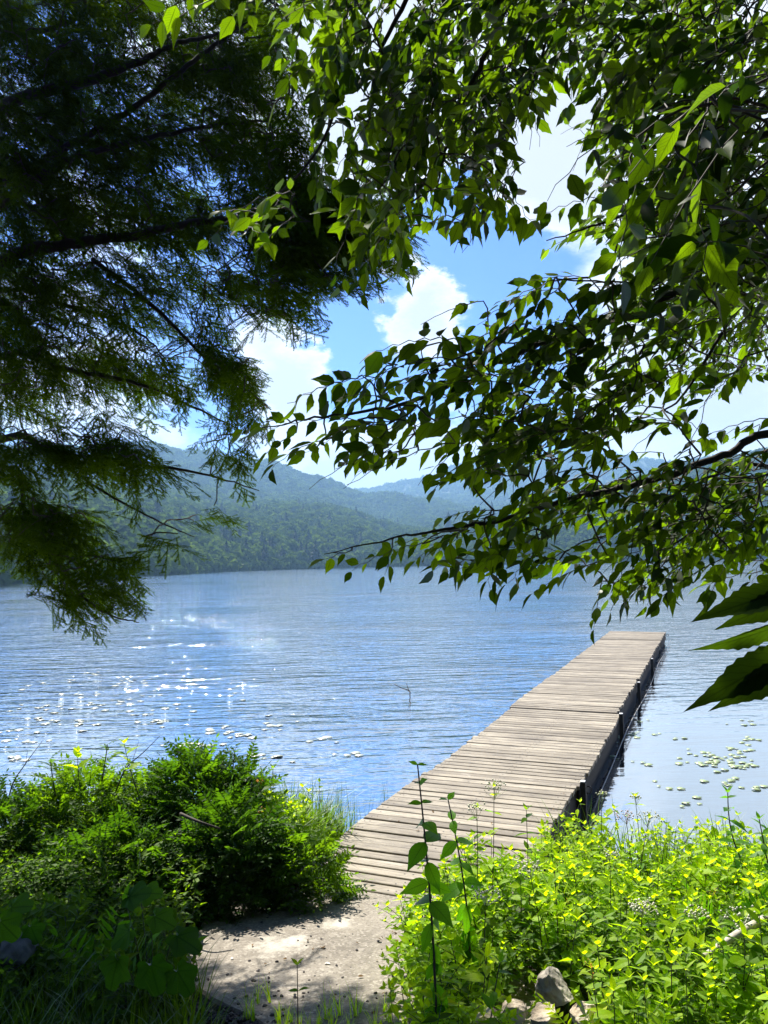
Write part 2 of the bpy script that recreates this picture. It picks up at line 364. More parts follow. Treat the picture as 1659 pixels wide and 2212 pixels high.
def forest():
    Ld = [crownT(2, 150, .33, s) for s in (1, 2, 3, 4)]; Lm = [crownT(1, 60, .45, s) for s in (5, 6, 7)]; Lf = [crownT(1, 14, .6, s) for s in (8, 9, 10)]
    cn = [coniferT(s, 8, 8) for s in (1, 2, 3)]; cf = [coniferT(s, 5, 6) for s in (4, 5)]
    acc = Acc()
    def pts(n, off0, off1, smin, smax):
        az = rng.uniform(R(-33), R(33), n); rs = np.interp(az, PXa, RS)
        lo = rs + off0 if off0 < 400 else np.full(n, float(off0)); hi = rs + off1 if off1 < 400 else np.full(n, float(off1))
        r = np.sqrt(rng.uniform(0, 1, n) * (hi ** 2 - lo ** 2) + lo ** 2); z = hillz(az, r)
        return np.stack([r * np.sin(az), r * np.cos(az), z], -1), rng.uniform(smin, smax, n), az, r
    for (n, o0, o1, s0, s1, T, pc, CT, ch) in ((700, 0, 30, 2.6, 4.6, Ld, .12, cn, (9, 15)), (2600, 25, 260, 3.4, 5.2, Ld, .16, cn, (11, 16)),
                                              (7500, 260, 1060, 4., 6.4, Lm, .2, cf, (11, 17)), (9000, 1040, 1780, 4.5, 7., Lf, .12, cf, (11, 16))):
        p, s, az, r = pts(n, o0, o1, s0, s1)
        patch = .5 + .5 * wob(p / 60., 1., 1.)
        isC = rng.random(n) < pc * (.12 + 1.1 * (patch > .62))
        tone = np.clip(rng.normal(.45, .3, n) + .25 * (patch - .5), 0, 1)
        zoff = s * .75 + (rng.random(n) * 3 if o0 == 0 else 2.)
        for k, t in enumerate(T):
            i = np.where(~isC)[0][k::len(T)]
            V, Fc, Mi, A, U = t
            acc.stamp((V, Fc, Mi, A, U), randR(len(i)), p[i] + np.stack([0 * s[i], 0 * s[i], zoff[i]], -1), s[i], tone[i], keep=True)
        for k, t in enumerate(CT):
            i = np.where(isC)[0][k::len(CT)]
            V, Fc, Mi, A, U = t
            acc.stamp((V, Fc, Mi + 1, A, U), randR(len(i), .03), p[i], rng.uniform(*ch, len(i)), tone[i] * .6, keep=True)
    # low bushes closing the shoreline
    n = 900; az = rng.uniform(R(-33), R(33), n); rs = np.interp(az, PXa, RS) + rng.uniform(-3, 3, n)
    p = np.stack([rs * np.sin(az), rs * np.cos(az), rng.uniform(.3, 2., n)], -1)
    for k in range(3): acc.stamp(Lm[k], randR(len(p[k::3])), p[k::3], rng.uniform(1.2, 2.6, len(p[k::3])), rng.uniform(0, .4, len(p[k::3])), keep=True)
    tag(acc.build('forest', [M['forest'], M['conifer']], smooth=False), 'dense mixed forest covering the far hills and shore across the lake', 'forest', kind='stuff')
    # pines that stand out above the far woods
    V, Fc, Mi, A, U = coniferT(21, 11, 10)
    tr = tube([(0, 0, -.15), (0, 0, 1.0)], [.018, .006], 6)
    proto_t = proto_c = None
    for i, (x, y, dist, h, lab) in enumerate([(968, 1103, 640, 24, 'tall lone pine rising above the woods at the middle of the far shore'),
            (1062, 1082, 700, 18, 'dark pine standing above the right far slope, left of the green ridge'),
            (1375, 1040, 600, 20, 'pine on the skyline of the right green ridge, between the beech branches'),
            (640, 1085, 560, 17, 'dark pine poking up from the spur on the left far slope'),
            (655, 1096, 545, 13, 'shorter dark pine just right of the taller pine on the left spur')]):
        p = P(x, y, dist); t = empty('pine_tree', p - np.array([0, 0, h]), lab, 'tree', 'pines standing out of the far woods')
        t.scale = (h, h, h)
        if proto_t is None:
            proto_t = Acc().add(*tr).build('trunk', M['bark'], t); proto_c = Acc().add(V, Fc, 0, A).build('crown', M['conifer'], t)
        else:
            for o in (proto_t, proto_c):
                c = o.copy(); C.objects.link(c); c.parent = t
forest()

# ------------------------------------------------------------------ leaf templates
def leafT(L=1., W=.5, n=6, fold=.25, curl=.25, tip=1.6, ser=0., asym=0.0, seed=0):
    t = np.linspace(0, 1, n + 1); w = np.sin(np.pi * t ** .82) ** .8 * (1 - t ** 4 * .0)
    w = np.where(t > .58, w * (1 - ((t - .58) / .42) ** .8 * .62), w); w[0] = .04; w[-1] = .0
    if ser: w = w * np.where(np.arange(n + 1) % 2, 1., 1 - ser)
    y = t * L; z = -curl * L * t ** tip
    hw = W * L * .5 * w
    V = np.concatenate([np.stack([-hw, y - ser * L * .1, z + hw * fold], -1), np.stack([0 * t, y, z], -1), np.stack([hw * (1 - asym), y - ser * L * .1, z + hw * fold * .8], -1)])
    m = n + 1; i = np.arange(n)
    Fc = np.concatenate([np.stack([i, m + i, m + i + 1], -1), np.stack([i, m + i + 1, i + 1], -1), np.stack([m + i, 2 * m + i, 2 * m + i + 1], -1), np.stack([m + i, 2 * m + i + 1, m + i + 1], -1)])
    U = np.concatenate([np.stack([-np.ones(m), t], -1), np.stack([0 * t, t], -1), np.stack([np.ones(m), t], -1)])
    return V, Fc, np.zeros(len(Fc), int), np.zeros(len(V)), U
def lobedT(lobes=5):
    """a palmate leaf of five lobes lying in the xy plane, stem at the origin"""
    k = 41; th = np.linspace(R(-78), R(258), k); r = np.zeros(k)
    for c, a in zip(np.linspace(R(-40), R(220), lobes), (.62, .82, 1., .82, .62)):
        r = np.maximum(r, a * np.clip(1 - (np.abs(th - c) / R(52)) ** 1.25 * .5, 0, 1))
    r *= 1 + .05 * np.sin(th * 31); r[0] = r[-1] = .18
    c = np.array([0, .12, 0]); x = r * np.cos(th) * .62; y = r * np.sin(th) * .62 + .25
    rim = np.stack([x, y, -.22 * (x ** 2 + (y - .2) ** 2) + .03 * np.sin(th * 5)], -1)
    mid = rim * .5 + np.array([0, .08, .02])
    V = np.concatenate([[c], mid, rim]); Fc = []
    for i in range(k - 1):
        Fc += [[0, 1 + i, 2 + i], [1 + i, 1 + k + i, 2 + k + i], [1 + i, 2 + k + i, 2 + i]]
    cs = np.linspace(R(-40), R(220), lobes); dl = np.min(np.abs(th[:, None] - cs[None]), 1) / R(32)
    V[1:k + 1, 2] += .05 * np.clip(dl, 0, 1) * .6; V[k + 1:, 2] += .07 * np.clip(dl, 0, 1)
    U = np.concatenate([[[0., 0]], np.stack([dl * .5, np.full(k, .4)], -1), np.stack([dl, np.full(k, .9)], -1)])
    return V, np.array(Fc), np.zeros(len(Fc), int), np.zeros(len(V)), U
BEECH = [leafT(1, w, 9, f, c, 1.7, .10, a) for w, f, c, a in ((.56, .25, .10, 0), (.50, .5, .28, .1), (.6, .15, .38, 0), (.46, .8, .05, .15), (.54, -.2, .25, 0), (.4, .3, .6, .3), (.58, .35, .2, .25))]
SIMPLE = [leafT(1, w, 4, f, c, 1.5) for w, f, c in ((.5, .3, .25), (.6, .15, .15), (.42, .4, .4))]
OVAL = [leafT(1, w, 6, f, c, 1.7) for w, f, c in ((.46, .25, .25), (.5, .15, .5), (.42, .4, .12))]
NARROW = [leafT(1, w, 4, f, c, 1.6) for w, f, c in ((.16, .3, .3), (.2, .2, .5))]

# ------------------------------------------------------------------ trees
def grow(acc_t, nodes, pts, r0=.0028):
    """join every twig base to the nearest wood that already exists"""
    nodes = list(np.asarray(nodes)); pts = np.asarray(pts)
    base = np.array(nodes); d = np.array([np.min(np.linalg.norm(base - p, axis=1)) for p in pts])
    att = np.zeros((len(pts), 3)); NA = np.zeros((len(nodes) + len(pts) * 3, 3)); NA[:len(nodes)] = nodes; k = len(nodes)
    for i in np.argsort(d):
        p = pts[i]; dist = np.linalg.norm(NA[:k] - p, axis=1); j = int(np.argmin(dist)); a = NA[j].copy(); L = dist[j]; att[i] = a
        if L > .01:
            m1 = a + (p - a) * .35 + rng.normal(size=3) * L * .06 + [0, 0, L * .06]; m2 = a + (p - a) * .7 + rng.normal(size=3) * L * .05 + [0, 0, L * .03]
            acc_t.add(*tube([a, m1, m2, p], [r0 * (1.2 + 1.2 * min(L, 1)), r0 * 1.3, r0 * 1.1, r0 * .8], 5, False))
            NA[k], NA[k + 1], NA[k + 2] = m1, m2, p; k += 3
    return att
HOLES = [[(1100, 290), (1240, 272), (1268, 330), (1250, 400), (1215, 450), (1165, 445), (1140, 380), (1115, 340)],
         [(945, 480), (985, 540), (1060, 505), (1110, 520), (1040, 590), (960, 650), (1000, 680), (930, 705), (850, 735), (740, 785), (600, 880), (560, 800), (700, 730), (850, 660), (930, 590)],
         [(620, 990), (720, 1000), (745, 1015), (900, 1010), (920, 1080), (1070, 1065), (1180, 1000), (1180, 1035), (1010, 1105), (860, 1130), (640, 1180), (560, 1100)],
         [(1340, 955), (1450, 940), (1540, 940), (1500, 890), (1460, 868), (1650, 850), (1659, 890), (1560, 935), (1400, 980), (1330, 985)]]
def leafy_twigs(accL, accT, bases, dirs, length, size, nl, poly=None, flat=.45):
    """distichous leafy twigs; each leaf alternates along a drooping zig-zag"""
    Ds, Ns, Ts, Ss = [], [], [], []
    for b, d in zip(bases, dirs):
        L = length * rng.uniform(.7, 1.25); n = max(4, int(nl * rng.uniform(.75, 1.3)))
        d = nrm(d); pn = nrm(np.array([0, 0, 1.]) + rng.normal(size=3) * flat - .0 * d); side = nrm(np.cross(d, pn))
        pts = []
        for k in range(n + 1):
            t = k / n; pts.append(b + d * L * t + side * .006 * (-1) ** k + np.array([0, 0, -.22 * L * t * t]))
        pts = np.array(pts); accT.add(*tube(pts, np.linspace(.0022, .0009, n + 1), 4, False))
        for k in range(1, n + 1):
            tg = nrm(pts[k] - pts[k - 1]); s = (-1) ** k
            dd = tg * (.75 if k < n else 1.5) + side * s * (.8 if k < n else .1) + np.array([0, 0, -.28]) + rng.normal(size=3) * .22
            Ds.append(dd); Ns.append(pn + rng.normal(size=3) * .45 + s * side * .0); Ts.append(pts[k]); Ss.append(size * rng.uniform(.65, 1.2) * (1.0 if k > 1 else .75))
    Ds, Ns, Ts, Ss = map(np.array, (Ds, Ns, Ts, Ss))
    tips = proj(Ts + nrm(Ds) * (Ss * .6)[:, None]); keepm = np.array([not any(inpoly(q, h) for h in HOLES) for q in tips])
    if not keepm.any(): return
    Ds, Ns, Ts, Ss = Ds[keepm], Ns[keepm], Ts[keepm], Ss[keepm]; n = len(Ds); rn = np.clip(rng.normal(.32, .34, n), 0, 1)
    which = rng.integers(0, len(BEECH), n); Rm = frames(Ds, Ns)
    Ts2 = Ts + nrm(Ds) * .006
    for w in range(len(BEECH)):
        i = which == w
        accL.stamp(BEECH[w], Rm[i], Ts2[i], Ss[i], rn[i])
def region_twigs(poly, drange, n, length, pull, spread=.5, tries=40):
    bs, ds = [], []
    for _ in range(n):
        for _ in range(tries):
            q = samp(poly); Y = rng.uniform(*drange); b = P(q[0], q[1], Y)
            d = nrm(np.asarray(pull) + rng.normal(size=3) * spread)
            t = proj(b + d * length * 1.15 + np.array([0, 0, -.1 * length]))
            if inpoly(t, poly) or t[0] > 1659 or t[1] < 0: break
        bs.append(b); ds.append(d)
    return bs, ds
def limb(acc, px, r0, r1, sides=8, pre=None):
    """px = list of (x, y, depth) along the limb; returns its points"""
    pts = [P(*q) for q in px]
    if pre: pts = [np.array(q, float) for q in pre] + pts
    s = smooth_path(pts, 8); k = len(s); s[1:-1] += rng.normal(size=(k - 2, 3)) * r0 * .12
    acc.add(*tube(s, np.linspace(r0, r1, k), sides)); return s

def tree(name, label, cat, trunk, trunk_r, limbs, regions, explicit=()):
    base = np.array(trunk[0]); root = empty(name, base, label, cat)
    tr = smooth_path(trunk, 8); acc = Acc().add(*tube(tr, np.linspace(trunk_r, trunk_r * .45, len(tr)) * (1 + .05 * rng.normal(size=len(tr))), 14))
    acc.build('trunk', M['bark'], root, True, base)
    nodes = []
    for (px, r0, r1, pre) in limbs:
        a = Acc(); s = limb(a, px, r0, r1, 8, pre); nodes.append(s); a.build('branch', M['bark'], root, True, base)
    nodes = np.concatenate(nodes)
    accL, accT = Acc(), Acc(); B, D, meta = [], [], []
    for (poly, dr, n, length, size, nl, pull, spread) in regions:
        b, d = region_twigs(poly, dr, n, length, pull, spread); B += b; D += d; meta += [(length, size, nl)] * n
    for (x, y, Y, dx, dz, length, size, nl) in explicit:
        B.append(P(x, y, Y)); D.append(np.array([dx, 0, dz], float)); meta.append((length, size, nl))
    att = grow(accT, nodes, B)
    for b, d, (l, s, nl), a in zip(B, D, meta, att):
        v = b - a; L = np.linalg.norm(v)
        dd = nrm(np.asarray(d)) + (v / (L + 1e-6)) * .35 if L > .05 else d
        leafy_twigs(accL, accT, [b], [dd], l, s, nl)
    accT.build('twigs', M['twig'], root, True, base); accL.build('crown', M['beech'], root, True, base)
    return root

T1 = [(560, -80), (1290, -80), (1250, 60), (1200, 180), (1120, 255), (1125, 330), (1160, 400), (1155, 475), (1060, 440), (1035, 515), (985, 525), (920, 440), (885, 520), (905, 600), (800, 625), (735, 600), (745, 520), (680, 430), (700, 330), (640, 240), (600, 80)]
T1b = [(430, 420), (560, 400), (700, 430), (690, 500), (560, 510), (480, 545)]
T1c = [(170, -80), (560, -80), (500, 50), (220, 60)]
T2 = [(1220, -80), (1720, -80), (1720, 720), (1500, 720), (1330, 640), (1260, 560), (1110, 560), (1090, 500), (1240, 455), (1290, 430), (1260, 400), (1290, 330), (1230, 260), (1170, 230), (1200, 150)]
T2b = [(1250, 160), (1720, 160), (1720, 600), (1340, 600), (1245, 400)]
T3 = [(530, 935), (620, 885), (720, 795), (860, 725), (990, 680), (1010, 600), (1100, 560), (1300, 600), (1720, 620), (1720, 770), (1450, 840), (1525, 935), (1320, 940), (1310, 1040), (1200, 990), (1050, 1060), (970, 1070), (930, 1000), (780, 985), (640, 975)]
T3b = [(1400, 560), (1720, 560), (1720, 830), (1620, 830), (1480, 850), (1400, 700)]
T4 = [(680, 1200), (870, 1140), (1000, 1125), (1150, 1050), (1300, 1005), (1450, 975), (1550, 950), (1720, 880), (1720, 1235), (1580, 1250), (1450, 1230), (1400, 1290), (1340, 1300), (1290, 1345), (1250, 1230), (1160, 1190), (1070, 1270), (1030, 1205), (900, 1215), (760, 1225)]
tree('beech_tree', 'leafy beech tree reaching over the water from the right edge', 'tree',
     [(3.5, 3.3, .3), (3.45, 3.3, 1.6), (3.3, 3.2, 3.4), (3.1, 3.1, 5.6)], .13,
     [([(1720, 560, 3.2), (1560, 600, 3.2), (1400, 660, 3.2), (1290, 700, 3.15), (1150, 750, 3.1), (1040, 800, 3.1), (880, 870, 3.05), (700, 900, 3.0), (560, 925, 3.0)], .030, .002, [(3.4, 3.25, 2.4), (2.4, 3.25, 3.2)]),
      ([(1700, 940, 3.1), (1560, 985, 3.1), (1400, 1040, 3.05), (1240, 1075, 3.0), (1100, 1120, 3.0), (960, 1145, 2.95), (860, 1160, 2.9), (700, 1197, 2.9)], .022, .0015, [(3.48, 3.3, 2.1), (2.3, 3.2, 2.6)]),
      ([(1680, 1010, 3.4), (1500, 1120, 3.3), (1420, 1190, 3.2), (1330, 1260, 3.2)], .012, .002, [(3.48, 3.3, 2.0)]),
      ([(1720, 300, 3.0), (1580, 330, 3.0), (1450, 380, 2.9), (1330, 470, 2.9), (1180, 520, 2.9)], .024, .002, [(3.3, 3.2, 3.5), (2.4, 3.1, 3.7)]),
      ([(1740, 30, 2.9), (1600, 90, 2.8), (1480, 180, 2.8), (1380, 330, 2.7), (1350, 480, 2.7)], .022, .002, [(3.15, 3.1, 5.0)]),
      ([(1700, 690, 5.0), (1560, 720, 5.0), (1460, 770, 5.0)], .02, .003, [(3.4, 3.4, 3.2)]),
      ([(1560, 720, 3.2), (1470, 860, 3.2), (1400, 900, 3.2)], .008, .002, None)],
     [(T2, (2.3, 4.0), 350, .32, .088, 9, (-.85, -.1, -.2), .5), (T2b, (1.45, 1.9), 22, .25, .092, 7, (-.8, 0, -.5), .5),
      (T3, (2.4, 3.3), 155, .30, .085, 9, (-.95, -.1, -.16), .36), (T3b, (4.4, 5.8), 110, .3, .075, 9, (-.8, 0, -.3), .5),
      (T4, (2.6, 3.6), 140, .27, .078, 9, (-.95, 0, -.2), .38)],
     [(760, 930, 2.9, .15, -1, .13, .075, 5), (640, 935, 2.9, -1, -.3, .16, .085, 6), (985, 1010, 2.9, -.6, -.9, .16, .08, 5), (620, 905, 3.0, -1, .0, .14, .08, 6),
      (760, 1190, 2.9, -1, -.1, .12, .07, 6), (1060, 1195, 3.0, -.2, -1, .12, .075, 5), (1300, 1255, 3.1, -.1, -1, .14, .075, 6), (1440, 890, 3.1, .7, -.3, .14, .08, 6), (850, 1165, 2.9, -.3, -1, .1, .075, 4)])
tree('beech_tree', 'overhanging beech whose leafy boughs fill the top centre of the view', 'tree',
     [(2.2, -1.6, .9), (2.15, -1.5, 2.5), (1.9, -1.2, 4.6), (1.6, -.9, 6.2)], .15,
     [([(1180, -260, 2.4), (1120, -60, 2.7), (1075, 60, 2.8), (1010, 200, 2.9), (960, 330, 2.95), (930, 470, 3.0)], .026, .002, [(2.0, -1.2, 4.3), (1.5, .3, 4.9)]),
      ([(1000, -200, 2.8), (900, -40, 3.0), (820, 120, 3.1), (790, 300, 3.1), (760, 480, 3.1)], .02, .002, [(1.8, -1.0, 5.0), (1.2, .6, 5.2)]),
      ([(1300, -220, 2.5), (1240, -50, 2.7), (1180, 90, 2.8), (1130, 250, 2.8)], .018, .002, [(1.9, -1.1, 4.8), (1.5, .5, 5.0)]),
      ([(760, 100, 3.1), (700, 300, 3.1), (600, 420, 3.1), (500, 470, 3.1)], .009, .0015, None),
      ([(900, -180, 2.0), (650, -160, 2.0), (420, -80, 2.0), (260, 0, 2.0)], .012, .0015, [(1.0, .6, 4.6)])],
     [(T1, (2.4, 3.5), 230, .28, .086, 9, (-.45, -.1, -.75), .45), (T1b, (2.8, 3.3), 9, .22, .085, 6, (-.5, 0, -.6), .4), (T1c, (1.8, 2.2), 7, .22, .075, 6, (-.5, 0, -.6), .4)],
     [(1000, 400, 2.9, .1, -1, .2, .09, 6), (1040, 380, 2.9, .6, -.6, .2, .09, 6), (780, 520, 3.0, -.1, -1, .18, .085, 6), (1090, 400, 2.9, .4, -.7, .2, .09, 6), (860, 470, 3.0, .2, -1, .2, .085, 6)])

# hemlock -----------------------------------------------------------------
def frondT(seed):
    r = np.random.default_rng(seed); V, Fc, A = [], [], []; n = 0
    segs = []
    K = 17
    def axis(t): return np.array([.05 * math.sin(t * 5 + seed), t, -.26 * t * t])
    for k in range(K):
        t = .05 + .92 * (k + r.uniform(-.3, .3)) / K; s = (-1) ** k; a = axis(t); L = (.34 * (1 - t) ** .7 + .05) * r.uniform(.6, 1.25); an = R(r.uniform(36, 66))
        e = a + np.array([s * math.sin(an) * L, math.cos(an) * L, -.12 * L - .4 * L * L + r.normal() * .02]); segs.append((a, e))
        if L > .12:
            for u in (.25, .45, .62, .8):
                q = a + (e - a) * u; l2 = L * (1 - u) * .55 + .03; s2 = s if r.random() < .5 else -s
                segs.append((q, q + np.array([s2 * .5 * l2 * r.uniform(.4, 1.4), l2 * .9, -.25 * l2])))
    for k in range(8): segs.append((axis(k / 8), axis((k + 1) / 8)))
    for a, e in segs:
        L = np.linalg.norm(e - a); d = (e - a) / L; side = nrm(np.cross(d, [0, 0, 1.])); w = .004
        V += [a - side * w, a + side * w, e]; Fc.append([n, n + 1, n + 2]); A += [.1] * 3; n += 3
        m = max(2, int(L / .0135))
        for i in range(m):
            p = a + d * L * (i + .5) / m
            for s in (-1, 1):
                nl = .021 * r.uniform(.7, 1.25); dd = nrm(d * .4 + side * s + np.array([0, 0, r.uniform(-.5, .3)])); wv = d * .0062
                V += [p - wv, p + wv, p + dd * nl]; Fc.append([n, n + 1, n + 2]); A += [r.random()] * 3; n += 3
    return np.array(V), np.array(Fc), np.zeros(len(Fc), int), np.array(A), np.zeros((len(V), 2))
def hemlock():
    FR = [frondT(s) for s in (1, 2, 3, 4, 5)]
    H = [(-120, -80), (640, -80), (655, 180), (680, 260), (690, 330), (720, 420), (830, 430), (945, 460), (915, 590), (850, 655), (760, 640), (700, 725), (650, 745), (560, 700), (500, 690), (545, 790), (600, 890), (560, 900), (470, 860), (400, 760), (330, 700), (350, 760), (430, 870), (540, 925), (560, 950), (565, 1010), (600, 1085), (545, 1140), (470, 1195), (380, 1195), (345, 1215), (355, 1310), (240, 1395), (190, 1385), (130, 1340), (150, 1290), (60, 1295), (-120, 1280)]
    base = np.array([-4.6, 6.4, .1]); root = empty('hemlock_tree', base, 'dark drooping hemlock filling the left side above the lake', 'tree')
    tr = smooth_path([(-4.6, 6.4, -.3), (-4.55, 6.4, 2.2), (-4.4, 6.3, 5), (-4.3, 6.2, 9.5)], 8)
    Acc().add(*tube(tr, np.linspace(.24, .09, len(tr)), 16)).build('trunk', M['bark'], root, True, base)
    LB = [([(0, 235, 6), (190, 175, 5.8), (300, 135, 5.7), (400, 90, 5.6), (520, 60, 5.5)], .05, .006, (-4.35, 6.85, 5.5)),
          ([(120, 330, 6), (285, 235, 5.8), (420, 130, 5.6), (530, 50, 5.5), (600, -20, 5.4)], .03, .006, (-4.35, 6.85, 5.0)),
          ([(0, 440, 6), (100, 375, 5.9), (150, 345, 5.9), (300, 300, 5.8), (480, 270, 5.7), (620, 260, 5.6)], .042, .005, (-4.4, 6.9, 4.7)),
          ([(0, 565, 6), (130, 530, 5.9), (280, 510, 5.8), (380, 490, 5.7), (510, 475, 5.6), (650, 480, 5.5), (780, 520, 5.4), (880, 560, 5.4)], .05, .004, (-4.4, 6.9, 4.3)),
          ([(200, 560, 5.9), (330, 660, 5.8), (430, 760, 5.7), (520, 830, 5.6), (585, 885, 5.6)], .018, .003, None),
          ([(-20, 780, 6.2), (150, 800, 6.1), (300, 830, 6), (420, 880, 5.9), (520, 930, 5.9)], .03, .003, (-4.5, 6.95, 3.2)),
          ([(0, 950, 6.3), (100, 980, 6.2), (180, 1000, 6.1), (280, 1005, 6), (420, 1020, 5.9), (560, 1060, 5.9)], .035, .003, (-4.5, 6.95, 2.9)),
          ([(-10, 1010, 6), (60, 1130, 5.9), (130, 1230, 5.8), (180, 1290, 5.7), (240, 1330, 5.7), (300, 1345, 5.7)], .022, .003, (-4.5, 6.95, 2.7)),
          ([(110, 985, 6.1), (220, 1060, 6), (330, 1120, 5.9), (420, 1160, 5.9)], .012, .003, None),
          ([(-30, 640, 6.6), (150, 660, 6.5), (300, 720, 6.4), (380, 800, 6.3)], .026, .003, (-4.45, 6.9, 3.8)),
          ([(-20, 90, 6.4), (120, 60, 6.3), (240, 0, 6.2), (330, -60, 6.2)], .03, .005, (-4.35, 6.85, 6.5))]
    nodes = []
    for px, r0, r1, pre in LB:
        px = [(x_, y_, d_ - .7) for x_, y_, d_ in px]; pre = (pre[0], pre[1] - .6, pre[2]) if pre else None
        a = Acc(); s = limb(a, px, r0, r1, 8, [pre] if pre else None); nodes.append(s); a.build('branch', M['bark'], root, True, base)
    nodes = np.concatenate(nodes)
    n0 = 2250; B, D = [], []
    EX = [([(640, 380), (945, 440), (940, 520), (915, 595), (850, 655), (740, 640), (700, 725), (560, 700)], 130), ([(400, 660), (560, 780), (600, 890), (560, 900), (440, 800)], 45), ([(60, 1180), (340, 1200), (350, 1310), (240, 1390), (190, 1385), (120, 1330)], 38), ([(-60, -80), (640, -80), (650, 180), (300, 400), (-60, 500)], 260)]
    jobs = [H] * n0
    for pl, c_ in EX: jobs += [pl] * c_
    n = len(jobs)
    for HP in jobs:
        for _ in range(40):
            q = samp(HP); Y = rng.uniform(4.1, 4.8) if q[0] > 570 else rng.uniform(4.5, 5.5) if q[1] > 880 else rng.uniform(4.7, 5.8) if q[0] > 430 else rng.uniform(4.9, 6.5)
            if HP is H and wob(np.array([q[0], q[1] * 1.6, Y * 60]) / 90., 1., 2.) < (.22 if q[1] > 960 else -.02 if q[1] > 800 else -.22): continue
            d = nrm(np.array([.75, -.15, -.38]) + rng.normal(size=3) * np.array([.5, .6, .25])); b = P(q[0], q[1], Y)
            t = proj(b + d * .45 + np.array([0, 0, -.08]))
            if inpoly(t, H) or t[0] < 0 or t[1] < 0: break
        B.append(b); D.append(d)
    B = np.array(B); D = np.array(D); acc, accT = Acc(), Acc(); grow(accT, nodes, B, .004)
    S = rng.uniform(.30, .54, n); up = np.array([0, 0, 1.]) + rng.normal(size=(n, 3)) * .36; Rm = frames(D, up); rn = np.clip(rng.normal(.5, .25, n), 0, 1)
    for k in range(5): acc.stamp(FR[k], Rm[k::5], B[k::5], S[k::5], rn[k::5], keep=True)
    accT.build('twigs', M['twig'], root, True, base); acc.build('crown', M['needle'], root, False, base)
hemlock()

def back_trees():  # unseen trees added to block sky fill from behind the camera
    T = [crownT(2, 420, .2, s) for s in (31, 32)]
    for i, (x, y, h, r) in enumerate([(-7, -4, 6.5, 3.2), (-3.2, -6.5, 8, 3.6), (1.2, -6, 7.5, 3.6), (5.2, -4.5, 7, 3.4), (7.5, -.5, 6, 3.0), (-8.5, .5, 6.5, 2.8), (.2, -3.4, 9.5, 2.6), (9.5, 4.5, 6.5, 3.)]):
        b = np.array([x, y, float(land(x, y))]); root = empty('sky_blocker_tree', b, 'unseen leafy tree added behind the viewer to block sky light', 'tree', 'trees added behind the viewer to block sky light')
        p = smooth_path([(0, 0, -.1), (.1, .05, h * .5), (0, .1, h)], 6); Acc().add(*tube(p, np.linspace(.2, .08, len(p)), 12)).build('trunk', M['bark'], root, True)
        a = Acc(); c = np.array([[0, 0, h], [r * .6, 0, h - r * .5], [-r * .6, .2, h - r * .45], [0, -r * .5, h - r * .7]]); ss = np.array([r, r * .75, r * .75, r * .7])
        a.stamp(T[i % 2], randR(4), c, ss, np.array([.5, .4, .6, .45]), keep=True); a.build('crown', M['forest'], root)
back_trees()

# near sapling whose big leaves show at the right edge ----------------------
def near_sapling():
    base = np.array([.86, .95, float(land(.86, .95))]); root = empty('beech_sapling', base, 'near sapling with large dark serrated leaves cut by the right edge', 'sapling')
    st = smooth_path([base, base + [.02, .02, .9], P(1800, 1250, .98), P(1790, 1000, 1.0)], 8)
    Acc().add(*tube(st, np.linspace(.009, .004, len(st)), 8)).build('trunk', M['twig'], root, True, base)
    T = leafT(1, .27, 22, .3, .22, 1.6, .13)
    for (bx, by, tx, ty, L, nrmv) in ((1740, 1268, 1512, 1310, .145, (.1, -.75, .6)), (1725, 1330, 1530, 1448, .14, (-.1, -.5, -.55)),
                                      (1735, 1390, 1500, 1522, .155, (.1, -.8, .4)), (1740, 1420, 1560, 1532, .125, (.05, -.9, .2)), (1745, 1275, 1570, 1348, .12, (.1, -.9, .3))):
        a = P(bx, by, .97); t = P(tx, ty, .93); d = t - a; L = np.linalg.norm(d)
        Acc().stamp(T, frames(d[None], np.array([nrmv])), a[None], np.array([L]), np.array([.35])).build('leaf', M['nearleaf'], root, True, base)
        Acc().add(*tube(smooth_path([st[-6], (st[-6] + a) / 2 + [0, 0, .01], a], 4), .0016, 5)).build('twig', M['twig'], root, True, base)
near_sapling()

